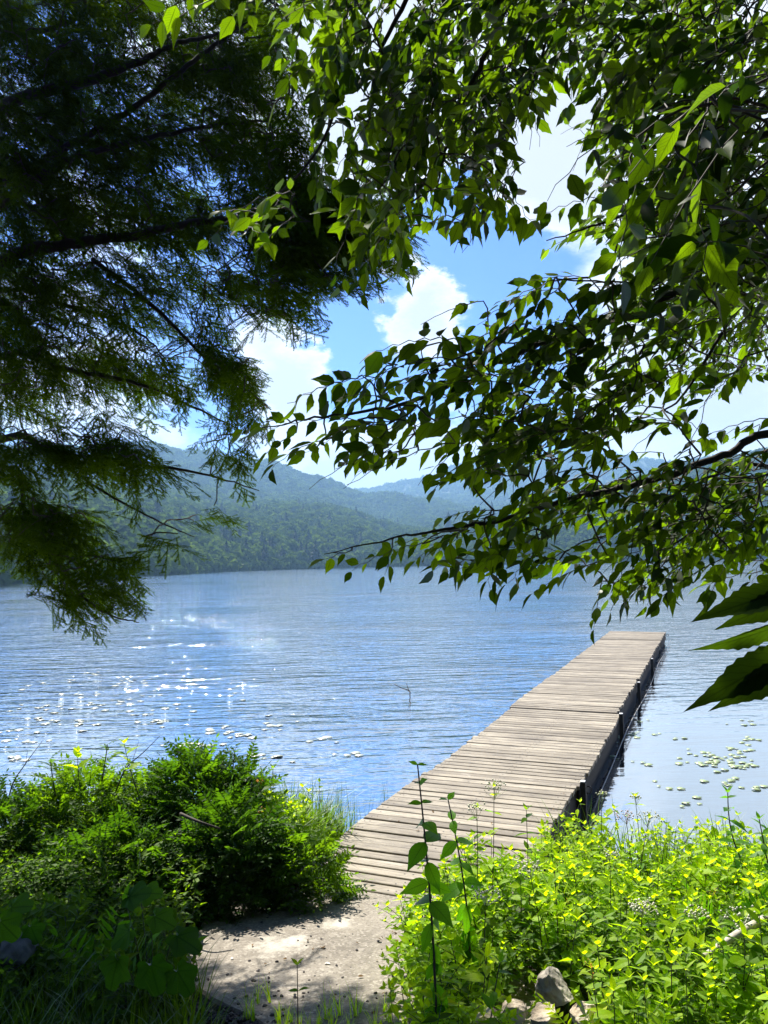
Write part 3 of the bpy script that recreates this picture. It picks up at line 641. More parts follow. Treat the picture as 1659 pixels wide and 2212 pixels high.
# ------------------------------------------------------------------ slab
def slab():
    m, nt, out = newmat('old_concrete'); tc = N(nt, 'ShaderNodeTexCoord'); ob = tc.outputs['Object']
    big = noise(nt, ob, 2.2, 5, .6); fine = noise(nt, ob, 60, 5, .7); mid = noise(nt, ob, 14, 6, .7)
    v = N(nt, 'ShaderNodeTexVoronoi'); v.inputs['Scale'].default_value = 85; lk(nt, ob, v.inputs['Vector'])
    col = mixc(nt, mapr(nt, big, .35, .65), (.098, .083, .063), (.175, .152, .118))
    col = mixc(nt, mapr(nt, mid, .45, .7, 0, .7), col, (.25, .222, .178))
    col = mixc(nt, mapr(nt, fine, .5, .62, 0, .6), col, (.06, .048, .036))
    sc = N(nt, 'ShaderNodeSeparateColor'); lk(nt, v.outputs['Color'], sc.inputs[0])
    col = mixc(nt, mapr(nt, sc.outputs[0], .8, .95, 0, .6), col, (.29, .26, .215))
    # worn pale patches
    for (x, y, r) in ((730, 1985, .12), (600, 2045, .17), (640, 2032, .09)):
        p = G(x, y, .42); d = N(nt, 'ShaderNodeVectorMath', operation='DISTANCE'); lk(nt, ob, d.inputs[0]); d.inputs[1].default_value = (p[0], p[1], slabz(p[1]))
        w = math_(nt, 'SUBTRACT', math_(nt, 'ADD', 1., math_(nt, 'MULTIPLY', math_(nt, 'SUBTRACT', mid, .5), 2.5)), math_(nt, 'MULTIPLY', d.outputs['Value'], 1 / r))
        col = mixc(nt, mapr(nt, w, 0, .8, 0, .8), col, (.36, .335, .28))
    b = N(nt, 'ShaderNodeBsdfPrincipled'); lk(nt, col, b.inputs['Base Color']); b.inputs['Roughness'].default_value = .9
    bp = N(nt, 'ShaderNodeBump'); bp.inputs['Strength'].default_value = .8; bp.inputs['Distance'].default_value = .006
    lk(nt, math_(nt, 'ADD', fine, math_(nt, 'MULTIPLY', mid, 1.5)), bp.inputs['Height']); lk(nt, bp.outputs[0], b.inputs['Normal']); lk(nt, b.outputs[0], out.inputs[0])
    cor = [G(505, 1915, .34), G(640, 1908, .34), G(760, 1912, .34), G(890, 1943, .34), np.array([.62, 4.55, 0]), np.array([.66, 3.6, 0]), np.array([.5, 2.7, 0]), np.array([-.3, 2.62, 0]), G(640, 2230, .58), G(520, 2180, .53), G(455, 2150, .51), G(388, 2104, .46), G(394, 2085, .44), G(440, 1985, .37)]
    c = []
    for i in range(len(cor)):
        a, b2 = np.array(cor[i])[:2], np.array(cor[(i + 1) % len(cor)])[:2]; L = np.linalg.norm(b2 - a); k = max(2, int(L / .06))
        for j in range(k): c.append(a + (b2 - a) * j / k + rng.normal(size=2) * .004)
    c = np.array(c)
    n = len(c); z = np.array([slabz(y) for y in c[:, 1]]); cen = c.mean(0)
    inn = c + (cen - c) / np.linalg.norm(cen - c, axis=1)[:, None] * .012
    V = np.concatenate([np.column_stack([c, z - .16]), np.column_stack([c, z - .012]), np.column_stack([inn, z]), [[cen[0], cen[1], slabz(cen[1])]]])
    i = np.arange(n); j = (i + 1) % n; Fc = []
    for o in (0, n): Fc += [np.stack([o + i, o + j, o + n + j], -1), np.stack([o + i, o + n + j, o + n + i], -1)]
    Fc.append(np.stack([2 * n + i, 2 * n + j, np.full(n, 3 * n)], -1)); Fc = np.concatenate(Fc)[:, ::-1]
    o = Acc().add(V, Fc).build('concrete_slab', m)
    tag(o, 'weathered tan concrete slab between the banks at the foot of the dock', 'slab')
slab()

# ------------------------------------------------------------------ dock (local x across, y along)
def wood():
    m, nt, out = newmat('weathered_planks'); tc = N(nt, 'ShaderNodeTexCoord'); ob = tc.outputs['Object']
    at = N(nt, 'ShaderNodeAttribute', attribute_name='rnd'); r = at.outputs['Fac']
    cb = N(nt, 'ShaderNodeCombineXYZ'); lk(nt, math_(nt, 'MULTIPLY', r, 37.), cb.inputs[0]); lk(nt, math_(nt, 'MULTIPLY', r, 11.), cb.inputs[2])
    ad = N(nt, 'ShaderNodeVectorMath', operation='ADD'); lk(nt, ob, ad.inputs[0]); lk(nt, cb.outputs[0], ad.inputs[1])
    mp = N(nt, 'ShaderNodeMapping'); mp.inputs['Scale'].default_value = (.07, 1, 1); lk(nt, ad.outputs[0], mp.inputs[0])
    gr = noise(nt, mp.outputs[0], 70, 6, .7); mp2 = N(nt, 'ShaderNodeMapping'); mp2.inputs['Scale'].default_value = (.35, 1, 1); lk(nt, ad.outputs[0], mp2.inputs[0])
    st = noise(nt, mp2.outputs[0], 7, 7, .75)
    col = mixc(nt, r, (.145, .122, .088), (.285, .248, .186))
    col = mixc(nt, mapr(nt, gr, .46, .68, 0, .75), col, (.05, .038, .027))
    col = mixc(nt, mapr(nt, st, .5, .66, 0, .75), col, (.06, .05, .04))
    col = mixc(nt, mapr(nt, st, .44, .30, 0, .6), col, (.36, .33, .28))
    col = mixc(nt, mapr(nt, noise(nt, ob, 1.1, 4, .6), .52, .68, 0, .5), col, (.085, .07, .055))
    b = N(nt, 'ShaderNodeBsdfPrincipled'); lk(nt, col, b.inputs['Base Color']); b.inputs['Roughness'].default_value = .75; b.inputs['Specular IOR Level'].default_value = .35
    bp = N(nt, 'ShaderNodeBump'); bp.inputs['Strength'].default_value = .5; bp.inputs['Distance'].default_value = .004; lk(nt, gr, bp.inputs['Height']); lk(nt, bp.outputs[0], b.inputs['Normal'])
    lk(nt, b.outputs[0], out.inputs[0]); return m
def dock():
    wm = wood(); ang = R(22.87); d = np.array([math.sin(ang), math.cos(ang)]); pr = np.array([math.cos(ang), -math.sin(ang)])
    t0 = 4.62; o0 = d * t0 + pr * (-1.975)
    root = empty('dock', (o0[0], o0[1], 0), 'long weathered grey plank dock running out over the lake', 'dock'); root.rotation_euler = (0, 0, -ang)
    def loc(p):
        q = np.array(p[:2]) - o0; return np.array([q @ pr, q @ d])
    W = .745; zt = .33
    ends = [0, 2.72, 6.24, 9.5, 12.8, 16.0, 18.15]
    offs = [0, .03, -.01, 0, -.008, .005]; dz = [.0, 0., .008, 0, -.004, .004]
    for s in range(6):
        a, b = ends[s], ends[s + 1]; sec = Acc(); y = a + .01
        while y < b - .05:
            w = .125; y1 = min(y + w - rng.uniform(.012, .026), b - .006)
            e0, e1 = rng.normal(0, .008, 2); h = rng.normal(0, .0022); tw = rng.normal(0, .002)
            V, Fc = box(-W + offs[s] + e0, W + offs[s] + e1, y, y1, zt - .036 + h + dz[s], zt + h + dz[s], .004)
            V = V.copy(); V[:, 2] += V[:, 0] * tw + .006 * np.sin(V[:, 1] * .9 + s) ; V[:, 1] += V[:, 0] * rng.normal(0, .002)
            sec.add(V, Fc, 0, np.clip(rng.normal(.5, .27), 0, 1))
            for nx in (-.70, -.66, -.02, .03, .66, .70):      # nail heads
                cx_, cy_ = nx + offs[s] + rng.normal(0, .006), (y + y1) / 2 + rng.normal(0, .022); cz = zt + h + dz[s] + cx_ * tw + .006 * math.sin(cy_ * .9 + s) + .002
                a6 = np.arange(6) * np.pi / 3; sec.add(np.vstack([[[cx_, cy_, cz + .001]], np.stack([cx_ + .006 * np.cos(a6), cy_ + .006 * np.sin(a6), np.full(6, cz)], -1)]), [[0, 1 + q_, 1 + (q_ + 1) % 6] for q_ in range(6)], 1, .2)
            y += w
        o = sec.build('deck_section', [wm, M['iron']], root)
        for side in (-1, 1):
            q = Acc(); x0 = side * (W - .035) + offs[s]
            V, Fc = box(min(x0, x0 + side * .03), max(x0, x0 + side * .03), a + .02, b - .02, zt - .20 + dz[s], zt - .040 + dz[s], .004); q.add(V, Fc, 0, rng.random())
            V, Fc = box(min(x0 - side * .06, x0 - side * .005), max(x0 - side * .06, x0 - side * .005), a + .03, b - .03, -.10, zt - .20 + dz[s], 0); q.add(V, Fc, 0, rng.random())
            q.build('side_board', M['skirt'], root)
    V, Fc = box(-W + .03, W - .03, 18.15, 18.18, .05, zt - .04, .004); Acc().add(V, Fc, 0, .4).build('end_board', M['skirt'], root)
    for (x, y) in ((1403, 1428), (1374, 1480), (1326, 1549), (1263, 1700)):
        l = loc(G(x, y, zt)); k = W + .035
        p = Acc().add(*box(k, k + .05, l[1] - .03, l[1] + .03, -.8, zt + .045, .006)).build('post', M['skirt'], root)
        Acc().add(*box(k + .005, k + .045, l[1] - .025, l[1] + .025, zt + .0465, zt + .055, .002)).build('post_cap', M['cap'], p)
    ys = np.linspace(2.9, 18.1, 24); z = .10 + .02 * np.sin(ys * 1.1) - .03 * (ys < 3.2)
    Acc().add(*tube(np.column_stack([W + .11 + .012 * np.sin(ys * .8), ys, z]), .007, 8)).build('pipe', M['pipe'], root, True)
    for (yy, zz, xx) in ((2.0, .16, W + .06), (3.1, .2, W + .05), (18.05, .26, W + .05)):
        th = np.linspace(0, 2 * np.pi, 17); Acc().add(*tube(np.column_stack([xx + .03 * np.cos(th), yy + .012 * np.sin(th), zz + .03 * np.sin(th)]), .006, 6, False)).build('mooring_ring', M['iron'], root, True)
    # pilings below, in the water
    for yy in (2.9, 9.4, 15.9):
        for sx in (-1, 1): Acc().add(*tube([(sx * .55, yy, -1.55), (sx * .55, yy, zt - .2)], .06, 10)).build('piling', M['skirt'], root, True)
dock()

# ------------------------------------------------------------------ stones
def stoneT(seed, sub=2, flat=.6):
    r = np.random.default_rng(seed); v, f = ico(sub)
    for _ in range(9):     # planes cut the ball into facets
        nn = nrm(r.normal(size=3)); h = r.uniform(.5, .8); dd = v @ nn; v = v - np.clip(dd - h, 0, None)[:, None] * nn
    v = v * (1 + .06 * wob(v, 5, seed))[:, None]; v[:, 2] *= flat; v[:, 0] *= r.uniform(.8, 1.3)
    return v, f, np.zeros(len(f), int), r.random(len(v)), np.zeros((len(v), 2))
def stones():
    for i, (x, y, Y, s, mat, fl, lab) in enumerate([
        (1200, 2142, 3.0, .080, 'rockgrey', .95, 'tall grey boulder at the back of the rock pile, shaded by leaves'),
        (1178, 2198, 2.78, .055, 'rock', .75, 'pale tan rock in the middle front of the pile by the bottom edge'),
        (1262, 2192, 2.8, .055, 'rock', .85, 'smooth buff rock at the right end of the rock pile'),
        (1105, 2186, 2.86, .058, 'rock', .6, 'pale flat rock at the left of the pile, behind the thin dark stem'),
        (1052, 2202, 2.84, .05, 'rock', .6, 'low mottled rock at the far left end of the pile'),
        (18, 2062, 3.3, .12, 'slate', .8, 'square grey stone block cut by the left edge beside the grass')]):
        p = P(x, y, Y); V, Fc, Mi, A, U = stoneT(40 + i, 4, fl); V = V * (1 + .10 * wob(V, 3.5, i + 1.) + .035 * wob(V, 11, i))[:, None]
        a = Acc(); V = V * s
        g = float(land(p[0], p[1])); a.add(V, Fc, 0, A)
        o = a.build('rock' if i < 5 else 'stone_block', M[mat], None, False); o.location = p; tag(o, lab, 'rock', 'rocks piled at the bottom edge' if i < 5 else None)
        # earth carries each: a supporting stone bed is the ground itself, raised by lower stones
        if p[2] - s * fl > g + .02:
            o.location = (p[0], p[1], p[2]); o.scale = (1, 1, 1)
    T = [stoneT(s, 2, .6) for s in (60, 61, 62, 63)]
    pos = [(565, 600, 11), (540, 655, 14), (622, 640, 9), (622, 662, 10), (665, 550, 11), (518, 545, 8), (400, 620, 8), (230, 650, 18), (1098, 490, 9), (988, 572, 8), (1020, 636, 7), (1212, 440, 9), (813, 607, 8),
           (840, 650, 7), (870, 627, 5), (615, 313, 6), (465, 320, 7), (628, 298, 5), (582, 337, 8), (788, 298, 7), (850, 413, 7), (780, 435, 6), (825, 462, 5), (905, 427, 6), (1185, 236, 5), (1150, 190, 4), (838, 218, 4),
           (1285, 275, 4), (990, 775, 8), (1095, 780, 8), (1155, 765, 7), (1200, 720, 10), (1205, 748, 9), (1255, 720, 8), (1033, 740, 8), (690, 738, 10), (675, 708, 9), (765, 745, 11), (810, 720, 9), (808, 740, 8), (835, 718, 7),
           (548, 730, 11), (437, 750, 9), (700, 810, 9), (340, 285, 7), (362, 315, 6), (375, 375, 4), (295, 648, 9), (935, 528, 4), (1065, 580, 4), (988, 675, 5), (1075, 400, 4), (1035, 412, 4), (560, 760, 12), (600, 790, 12), (500, 740, 10), (460, 780, 10), (890, 790, 8), (950, 810, 8), (655, 735, 9)]
    ch = [Acc().add(*t[:2], 0, t[3]).build('stone_chip', M['chip'], None, False) for t in T]
    for i, (cx, cy, s) in enumerate(pos):
        D = (331.8 + cx * .4, 1858 + cy * .4); p = G(D[0], D[1], .42)
        for _ in range(4): p = G(D[0], D[1], slabz(p[1]))
        o = ch[i] if i < 4 else ch[i % 4].copy()
        if i >= 4: C.objects.link(o)
        r = s * .4 * 1.05 * p[1] / F; o.scale = (r, r * rng.uniform(.7, 1.1), r * rng.uniform(.7, 1.2)); o.location = (p[0], p[1], slabz(p[1]) + r * .35); o.rotation_euler = (rng.normal(0, .2), rng.normal(0, .2), rng.uniform(0, 6))
        tag(o, 'small dark angular stone chip lying loose on the concrete slab', 'stone', 'dark stone chips on the slab')
    for i, (cx, cy, s, lab) in enumerate([(425, 568, 9, 'rounded white pebble in the shaded left part of the slab'), (940, 608, 11, 'white stone with a dark chip beside it, in the sun at mid slab'), (243, 395, 5, 'tiny white pebble near the left edge of the slab')]):
        p = G(331.8 + cx * .4, 1858 + cy * .4, .42)
        t = stoneT(80 + i, 2, .6); o = Acc().add(*t[:2], 0, t[3]).build('pebble', M['pebble'], None, True); r = s * .4 * 1.1 * p[1] / F
        o.scale = (r, r * .8, r); o.location = (p[0], p[1], slabz(p[1]) + r * .4); tag(o, lab, 'pebble')
    acc = Acc(); n = 1500; Q = [(330, 2140), (440, 2125), (520, 2160), (620, 2175), (700, 2230), (640, 2300), (250, 2300), (280, 2160)]
    pts = []
    for _ in range(n):
        q = samp(Q); p = G(q[0], q[1], .56); z = max(float(land(p[0], p[1])), slabz(p[1]) - .045 if -1.3 < p[0] < .6 else 0); pts.append([p[0], p[1], z + .006])
    pts = np.array(pts)
    for k in range(4): acc.stamp(T[k], randR(len(pts[k::4]), .4), pts[k::4], rng.uniform(.006, .016, len(pts[k::4])), rng.random(len(pts[k::4])))
    tag(acc.build('gravel', M['chip']), 'dark crushed gravel spilled below the slab at the bottom left', 'gravel', kind='stuff')
stones()

# ------------------------------------------------------------------ herbs
def stemcurve(b, t, n=10, bow=.03):
    b, t = np.asarray(b, float), np.asarray(t, float); u = np.linspace(0, 1, n)[:, None]
    side = np.array([rng.normal(), rng.normal(), 0]) * bow * np.linalg.norm(t - b)
    return b + (t - b) * u + side * np.sin(u * np.pi)
def place_leaves(acc, tmpls, pos, dirs, nor, S, rn, mi=0):
    pos, dirs, nor, S, rn = map(np.asarray, (pos, dirs, nor, S, rn)); w = rng.integers(0, len(tmpls), len(pos)); Rm = frames(dirs, nor)
    for k, t in enumerate(tmpls):
        i = w == k
        if i.any(): acc.stamp((t[0], t[1], t[2] + mi, t[3], t[4]), Rm[i], pos[i], S[i], rn[i])
def herb_leaves(acc, st, size, pairs, tm, start=.25, el=.25, opp=True, taper=.6, mi=0, petiole=0.):
    n = len(st); pos, dirs, nor, S, rn = [], [], [], [], []
    a0 = rng.uniform(0, 6.28)
    for k in range(pairs):
        u = start + (1 - start) * (k + .5) / pairs; f = u * (n - 1); i = int(min(f, n - 2)); p = st[i] + (st[i + 1] - st[i]) * (f - i)
        a = a0 + k * (math.pi / 2 if opp else 2.4) + rng.normal(0, .25)
        for s in ((0, math.pi) if opp else (0,)):
            h = np.array([math.cos(a + s), math.sin(a + s), 0]); e = el + rng.normal(0, .22)
            dd = h * math.cos(e) + np.array([0, 0, math.sin(e)]); pos.append(p + dd * petiole); dirs.append(dd); nor.append(np.array([0, 0, 1.]) - h * .25 + rng.normal(size=3) * .25)
            S.append(size * (1 - (1 - taper) * abs(u - .5) * 1.6) * rng.uniform(.75, 1.2)); rn.append(np.clip(rng.normal(.5, .25), 0, 1))
    # crown of small leaves at the tip
    for k in range(3):
        h = np.array([math.cos(k * 2.1 + a0), math.sin(k * 2.1 + a0), 0]); pos.append(st[-1]); dirs.append(h * .6 + [0, 0, .8]); nor.append(np.array([0, 0, 1.]) - h); S.append(size * .5); rn.append(.8)
    place_leaves(acc, tm, pos, dirs, nor, S, rn, mi)
def jewelT(seed, h=1., tm=None, lf=.11, br=5, mi=0):
    """bushy herb, unit height about 1"""
    global rng
    save = rng; rng = np.random.default_rng(seed); a = Acc()
    st = stemcurve((0, 0, 0), (rng.normal() * .08, rng.normal() * .08, 1), 8, .06); a.add(*tube(st, np.linspace(.010, .004, 8), 4, False), 1)
    herb_leaves(a, st, lf, 7, tm or SIMPLE, .15, .2, False, mi=0)
    for k in range(br):
        i = 2 + k % 5; an = rng.uniform(0, 6.28); L = rng.uniform(.18, .38)
        e = st[i] + [math.cos(an) * L, math.sin(an) * L, L * rng.uniform(.5, 1.1)]; s2 = stemcurve(st[i], e, 5, .05); a.add(*tube(s2, np.linspace(.006, .003, 5), 3, False), 1)
        herb_leaves(a, s2, lf * .85, 6, tm or SIMPLE, .2, .15, False)
    rng = save; return a.cat()
def pinnateT(seed, pairs=11, ll=.16, narrow=.34):
    r = np.random.default_rng(seed); a = Acc(); t = np.linspace(0, 1, 8); st = np.stack([.06 * np.sin(t * 3 + seed), t, -.25 * t * t], -1)
    a.add(*tube(st, np.linspace(.010, .004, 8), 3, False), 0, .3); T = leafT(1, narrow, 3, .15, .1)
    pos, dr, no, S, rn = [], [], [], [], []
    for k in range(pairs):
        u = .12 + .86 * k / pairs; f = u * 7; i = int(min(f, 6)); p = st[i] + (st[i + 1] - st[i]) * (f - i); L = ll * (math.sin(math.pi * min(1, u * .85 + .15)) ** .5)
        for s in (-1, 1):
            pos.append(p); dr.append([s * 1., .45 + r.normal() * .1, -.1 + r.normal() * .12]); no.append([r.normal() * .2, r.normal() * .2, 1]); S.append(L); rn.append(r.random())
    pos.append(st[-1]); dr.append([0, 1, -.3]); no.append([0, 0, 1]); S.append(ll * .8); rn.append(.5)
    a.stamp(T, frames(np.array(dr, float), np.array(no, float)), np.array(pos), np.array(S), np.array(rn)); return a.cat()
def bladeT(seed, n=14, w=.012, spread=.25, droop=.35):
    r = np.random.default_rng(seed); a = Acc()
    for _ in range(n):
        an = r.uniform(0, 6.28); h = np.array([math.cos(an), math.sin(an), 0]); s = np.array([-h[1], h[0], 0]); L = r.uniform(.6, 1.1); b = np.array([r.normal(), r.normal(), 0]) * .05; sp = r.uniform(.3, 1) * spread; dr = r.uniform(.3, 1.4) * droop
        t = np.linspace(0, 1, 6); c = b + h * (sp * t + dr * t ** 3)[:, None] * L + np.array([0, 0, 1.]) * (t - .35 * dr * t ** 3)[:, None] * L; ww = w * (1 - t ** 1.5)[:, None] + .0005
        V = np.concatenate([c - s * ww, c + s * ww]); i = np.arange(5); a.add(V, np.concatenate([np.stack([i, i + 6, i + 7], -1), np.stack([i, i + 7, i + 1], -1)]), 0, r.random())
    return a.cat()
def scatter(name, label, cat, mats, T, pts, smin, smax, tilt=.12, keep=True, zs=None):
    acc = Acc(); pts = np.asarray(pts); n = len(pts); w = rng.integers(0, len(T), n); S = rng.uniform(smin, smax, n) if zs is None else zs
    for k, t in enumerate(T):
        i = w == k
        if i.any(): acc.stamp(t, randR(i.sum(), tilt), pts[i], S[i], np.clip(rng.normal(.5, .25, i.sum()), 0, 1), keep)
    return tag(acc.build(name, mats), label, cat, kind='stuff')
def onslab(x, y):
    q = proj(np.array([x, y, slabz(y)])); SL = [(505, 1912), (760, 1908), (890, 1940), (905, 2000), (870, 2100), (850, 2260), (400, 2260), (385, 2100), (440, 1985)]
    return inpoly(q, SL)
def ondock(x, y, m=.08):
    ang = R(22.87); a = x * math.cos(ang) - y * math.sin(ang) + 1.975; t = x * math.sin(ang) + y * math.cos(ang)
    return abs(a) < .745 + m and t > 4.55
def bank_pts(n, x0, x1, y0, y1, ok):
    out = []
    while len(out) < n:
        x, y = rng.uniform(x0, x1), rng.uniform(y0, y1)
        if y < 2.2: continue
        qq = proj(np.array([x, y, float(land(x, y))])); 
        if 1030 < qq[0] < 1310 and qq[1] > 2215: continue
        if onslab(x, y) or ondock(x, y) or not ok(x, y): continue
        z = float(land(x, y))
        if z < -.12: continue
        if -1.3 < x < .75 and 2.5 < y < 5.05: z = slabz(y) - .02
        out.append([x, y, z - .01])
    return out
JW = [jewelT(s, lf=.21) for s in (1, 2, 3, 4)]; JW2 = [jewelT(s, tm=OVAL, lf=.26, br=3) for s in (5, 6)]; GR = [jewelT(s, tm=NARROW, lf=.26, br=2) for s in (7, 8, 9)]
BL = [bladeT(s) for s in (1, 2, 3, 4)]; PN = [pinnateT(s, 8, .23, .46) for s in (1, 2, 3)]
def fernleafT(seed):
    r = np.random.default_rng(seed); a = Acc(); ps = [pinnateT(seed * 3 + k, 12, .2, .3) for k in range(2)]
    n = 9; an = np.arange(n) * 2.4 + r.random(n); d = np.stack([np.cos(an), np.sin(an), r.uniform(.7, 1.6, n)], -1); up = np.stack([-np.cos(an), -np.sin(an), .8 + 0 * an], -1)
    pos = np.stack([.03 * np.cos(an), .03 * np.sin(an), r.uniform(.1, .55, n)], -1)
    for k in range(2): a.stamp(ps[k], frames(d[k::2], up[k::2]), pos[k::2], r.uniform(.45, .7, n)[k::2], r.random(n)[k::2], keep=True)
    a.add(*tube([(0, 0, 0), (0, 0, .6)], [.01, .005], 4, False), 1); return a.cat()
FT = [fernleafT(s) for s in (1, 2, 3)]
LM = [M['lime'], M['stem']]
# right bank: a dense bright patch between slab, dock and water
okR = lambda x, y: x > .18 + (4.6 - y) * .0 and y < shore(x) + .75
scatter('undergrowth', 'dense lime green jewelweed and herbs covering the sunny bank right of the slab', 'undergrowth', LM, JW + JW2[:1] + GR + FT[:1], bank_pts(640, .2, 4.2, 2.3, 6.3, okR), .22, .46)
scatter('undergrowth', 'low leafy ground cover under the bright herbs around the rock pile', 'undergrowth', [M['herb'], M['stem']], JW + JW2, bank_pts(330, .2, 2.6, 2.2, 4.2, okR), .2, .36)
scatter('grass', 'thin green grass and sedge along the waterline at the right bank', 'grass', [M['grass']], BL, bank_pts(130, .9, 4.2, 4.9, 6.2, lambda x, y: y > shore(x) - .3), .3, .58)
scatter('undergrowth', 'larger leaved herbs mixed through the bright patch', 'undergrowth', LM, JW2, bank_pts(70, .3, 3.4, 2.5, 5.2, okR), .3, .5)
scatter('undergrowth', 'lime herbs leaning over the right edge of the slab around the milkweeds', 'undergrowth', LM, JW, bank_pts(75, .03, .5, 2.45, 4.3, lambda x, y: True), .22, .4)
# left bank
okL = lambda x, y: x < -.2
scatter('undergrowth', 'shaded leafy herbs crowding the bank left of the slab', 'undergrowth', [M['herb'], M['stem']], JW + FT[:1] + JW, bank_pts(620, -3.6, -.3, 3.0, 6.4, lambda x, y: x < -.2 and not (x > -1.0 and y < 3.3)), .22, .40)
scatter('undergrowth', 'fine low ground cover under the shaded plants of the left bank', 'undergrowth', [M['dark'], M['stem']], JW, bank_pts(500, -3.2, -.8, 2.4, 5.6, lambda x, y: not (x > -1.05 and y < 3.3)), .14, .26)
scatter('grass', 'soft green grass in the shade at the bottom left corner', 'grass', [M['grass']], BL, bank_pts(330, -1.9, -.7, 2.2, 3.5, okL), .22, .42)
scatter('grass', 'bright tall grass beside the left corner of the dock', 'grass', [M['grass']], BL, bank_pts(90, -.85, -.15, 4.95, 6.3, lambda x, y: True), .4, .65)
pe = []
while len(pe) < 26:
    q = G(*samp([(560, 2130), (700, 2170), (860, 2150), (880, 2230), (640, 2250), (520, 2200)]), .55); pe.append([q[0], q[1], slabz(q[1]) - .005])
scatter('grass', 'short yellow green tufts growing over the near end of the slab', 'grass', [M['lime']], BL, pe, .07, .15)
rp = []
while len(rp) < 60:
    x, y = rng.uniform(-1.2, .35), rng.uniform(6.0, 7.3)
    if not ondock(x, y, .03): rp.append([x, y, -.15])
acc = Acc(); RB = [bladeT(s, 5, .0045, .06, .08) for s in (11, 12, 13)]
for k in range(3): acc.stamp(RB[k], randR(20, .08), np.array(rp)[k::3], rng.uniform(.35, .75, 20), rng.random(20))
tag(acc.build('reeds', M['reed']), 'thin dark reeds standing in the water left of the dock', 'reeds', kind='stuff')

scatter('undergrowth', 'taller sunlit herbs crowding the far left corner of the slab by the dock', 'undergrowth', LM, JW + FT[:1], bank_pts(30, -.8, -.3, 5.0, 5.7, okL), .34, .52)
M['litter'] = leafmat('dry_leaf', (.06, .035, .015), (.20, .12, .05), 1., .3, .7, .1)
lp = []
while len(lp) < 70:
    if rng.random() < .7:
        q = samp([(450, 1990), (520, 1925), (740, 1915), (880, 1945), (860, 2200), (420, 2150)]); p = G(q[0], q[1], .42)
        for _ in range(3): p = G(q[0], q[1], slabz(p[1]))
    else:
        q = samp([(760, 1830), (1100, 1560), (1300, 1560), (1200, 1760), (900, 1900)]); p = G(q[0], q[1], .34)
    lp.append([p[0], p[1], p[2] + .008])
lp = np.array(lp); acc = Acc(); nn = np.array([0, 0, 1.]) + rng.normal(size=(70, 3)) * .25; dd = np.cross(nn, rng.normal(size=(70, 3)))
for k in range(3): acc.stamp(SIMPLE[k], frames(dd, nn)[k::3], lp[k::3], rng.uniform(.012, .035, len(lp[k::3])), rng.random(len(lp[k::3])))
tag(acc.build('leaf_litter', M['litter']), 'scraps of dry brown leaf scattered on the slab and planks', 'leaf litter', kind='stuff')
# shrubs of the left bank -------------------------------------------------
def shrub(x, y, Y, rx, rz, n, mat, label, leaf=.2, seedh=0):
    c = P(x, y, Y); g = float(land(c[0], c[1])); base = np.array([c[0], c[1], g]); root = empty('leafy_shrub', base, label, 'shrub', None)
    a, st = Acc(), Acc(); d = nrm(rng.normal(size=(n, 3))); d[:, 2] = np.abs(d[:, 2]) * 1.0 - .25
    H = c[2] - g
    p = np.stack([d[:, 0] * rx, d[:, 1] * rx * .9, H * .25 + np.clip(d[:, 2], -.25, 1) * H * .85], -1) * rng.uniform(.72, 1.08, n)[:, None] + base
    p[:, 2] += .06 * wob(p, 6, x); out = nrm(d * [1, 1, .6] + [0, 0, .25] + rng.normal(size=(n, 3)) * .35)
    S = rng.uniform(.7, 1.25, n) * leaf; Rm = frames(out, np.array([0, 0, 1.]) + d * .4 + rng.normal(size=(n, 3)) * .35)
    for k in range(3): a.stamp(PN[k], Rm[k::3], p[k::3], S[k::3], np.clip(rng.normal(.5, .25, len(S[k::3])), 0, 1), keep=True)
    for k in range(14):
        e = p[rng.integers(n)]; st.add(*tube(stemcurve(base + rng.normal(size=3) * [.05, .05, 0], e, 6, .06), np.linspace(.008, .003, 6), 5))
    a.build('foliage', M[mat], root, False, base); st.build('stems', M['twig'], root, True, base)
for q in ((30, 1700, 5.6, .42, .5, 420, 'dark', 'leafy shrub cut by the left edge, behind the leaning dead stem'),
          (175, 1675, 5.7, .40, .5, 560, 'herb', 'bright green feathery shrub near the left edge of the water'),
          (300, 1690, 5.8, .34, .5, 420, 'herb', 'green shrub between the bright feathery one and the tall dark mound'),
          (430, 1640, 5.6, .40, .5, 1000, 'dark', 'tall dark rounded shrub with small leaflets in the middle of the left bank'),
          (515, 1665, 5.6, .26, .5, 420, 'dark', 'narrow dark shrub with pinnate shoots at the right end of the bushes'),
          (250, 1790, 4.9, .40, .4, 380, 'dark', 'low shaded shrub in front of the bushes, left bank'),
          (500, 1735, 4.95, .27, .4, 620, 'dark', 'dark low shrub in the shade left of the slab corner'),
          (660, 1820, 5.0, .20, .3, 220, 'herb', 'small feathery bush overhanging the near left corner of the dock')):
    shrub(*q)
def spire(x0, y0, x1, y1, Y, n, size, mat, name, label, stem='stem'):
    b, t = P(x0, y0, Y), P(x1, y1, Y); root = empty(name, b, label, 'plant', None); st = stemcurve(b, t, 12, .03)
    Acc().add(*tube(st, np.linspace(.006, .0025, 12), 6)).build('stem', M[stem], root, True, b)
    a = Acc(); f = np.linspace(3, 11, n); pos = st[f.astype(int)]; an = np.arange(n) * 2.4; d = np.stack([np.cos(an), np.sin(an) * .7, .55 + 0 * an], -1)
    for k in range(3): a.stamp(PN[k], frames(d[k::3], (np.array([0, 0, 1.]) - d * .3 + rng.normal(size=d.shape) * .2)[k::3]), pos[k::3], np.full(len(pos[k::3]), size) * np.linspace(1.1, .6, len(pos[k::3])), rng.random(len(pos[k::3])), keep=True)
    a.build('foliage', M[mat], root, False, b)
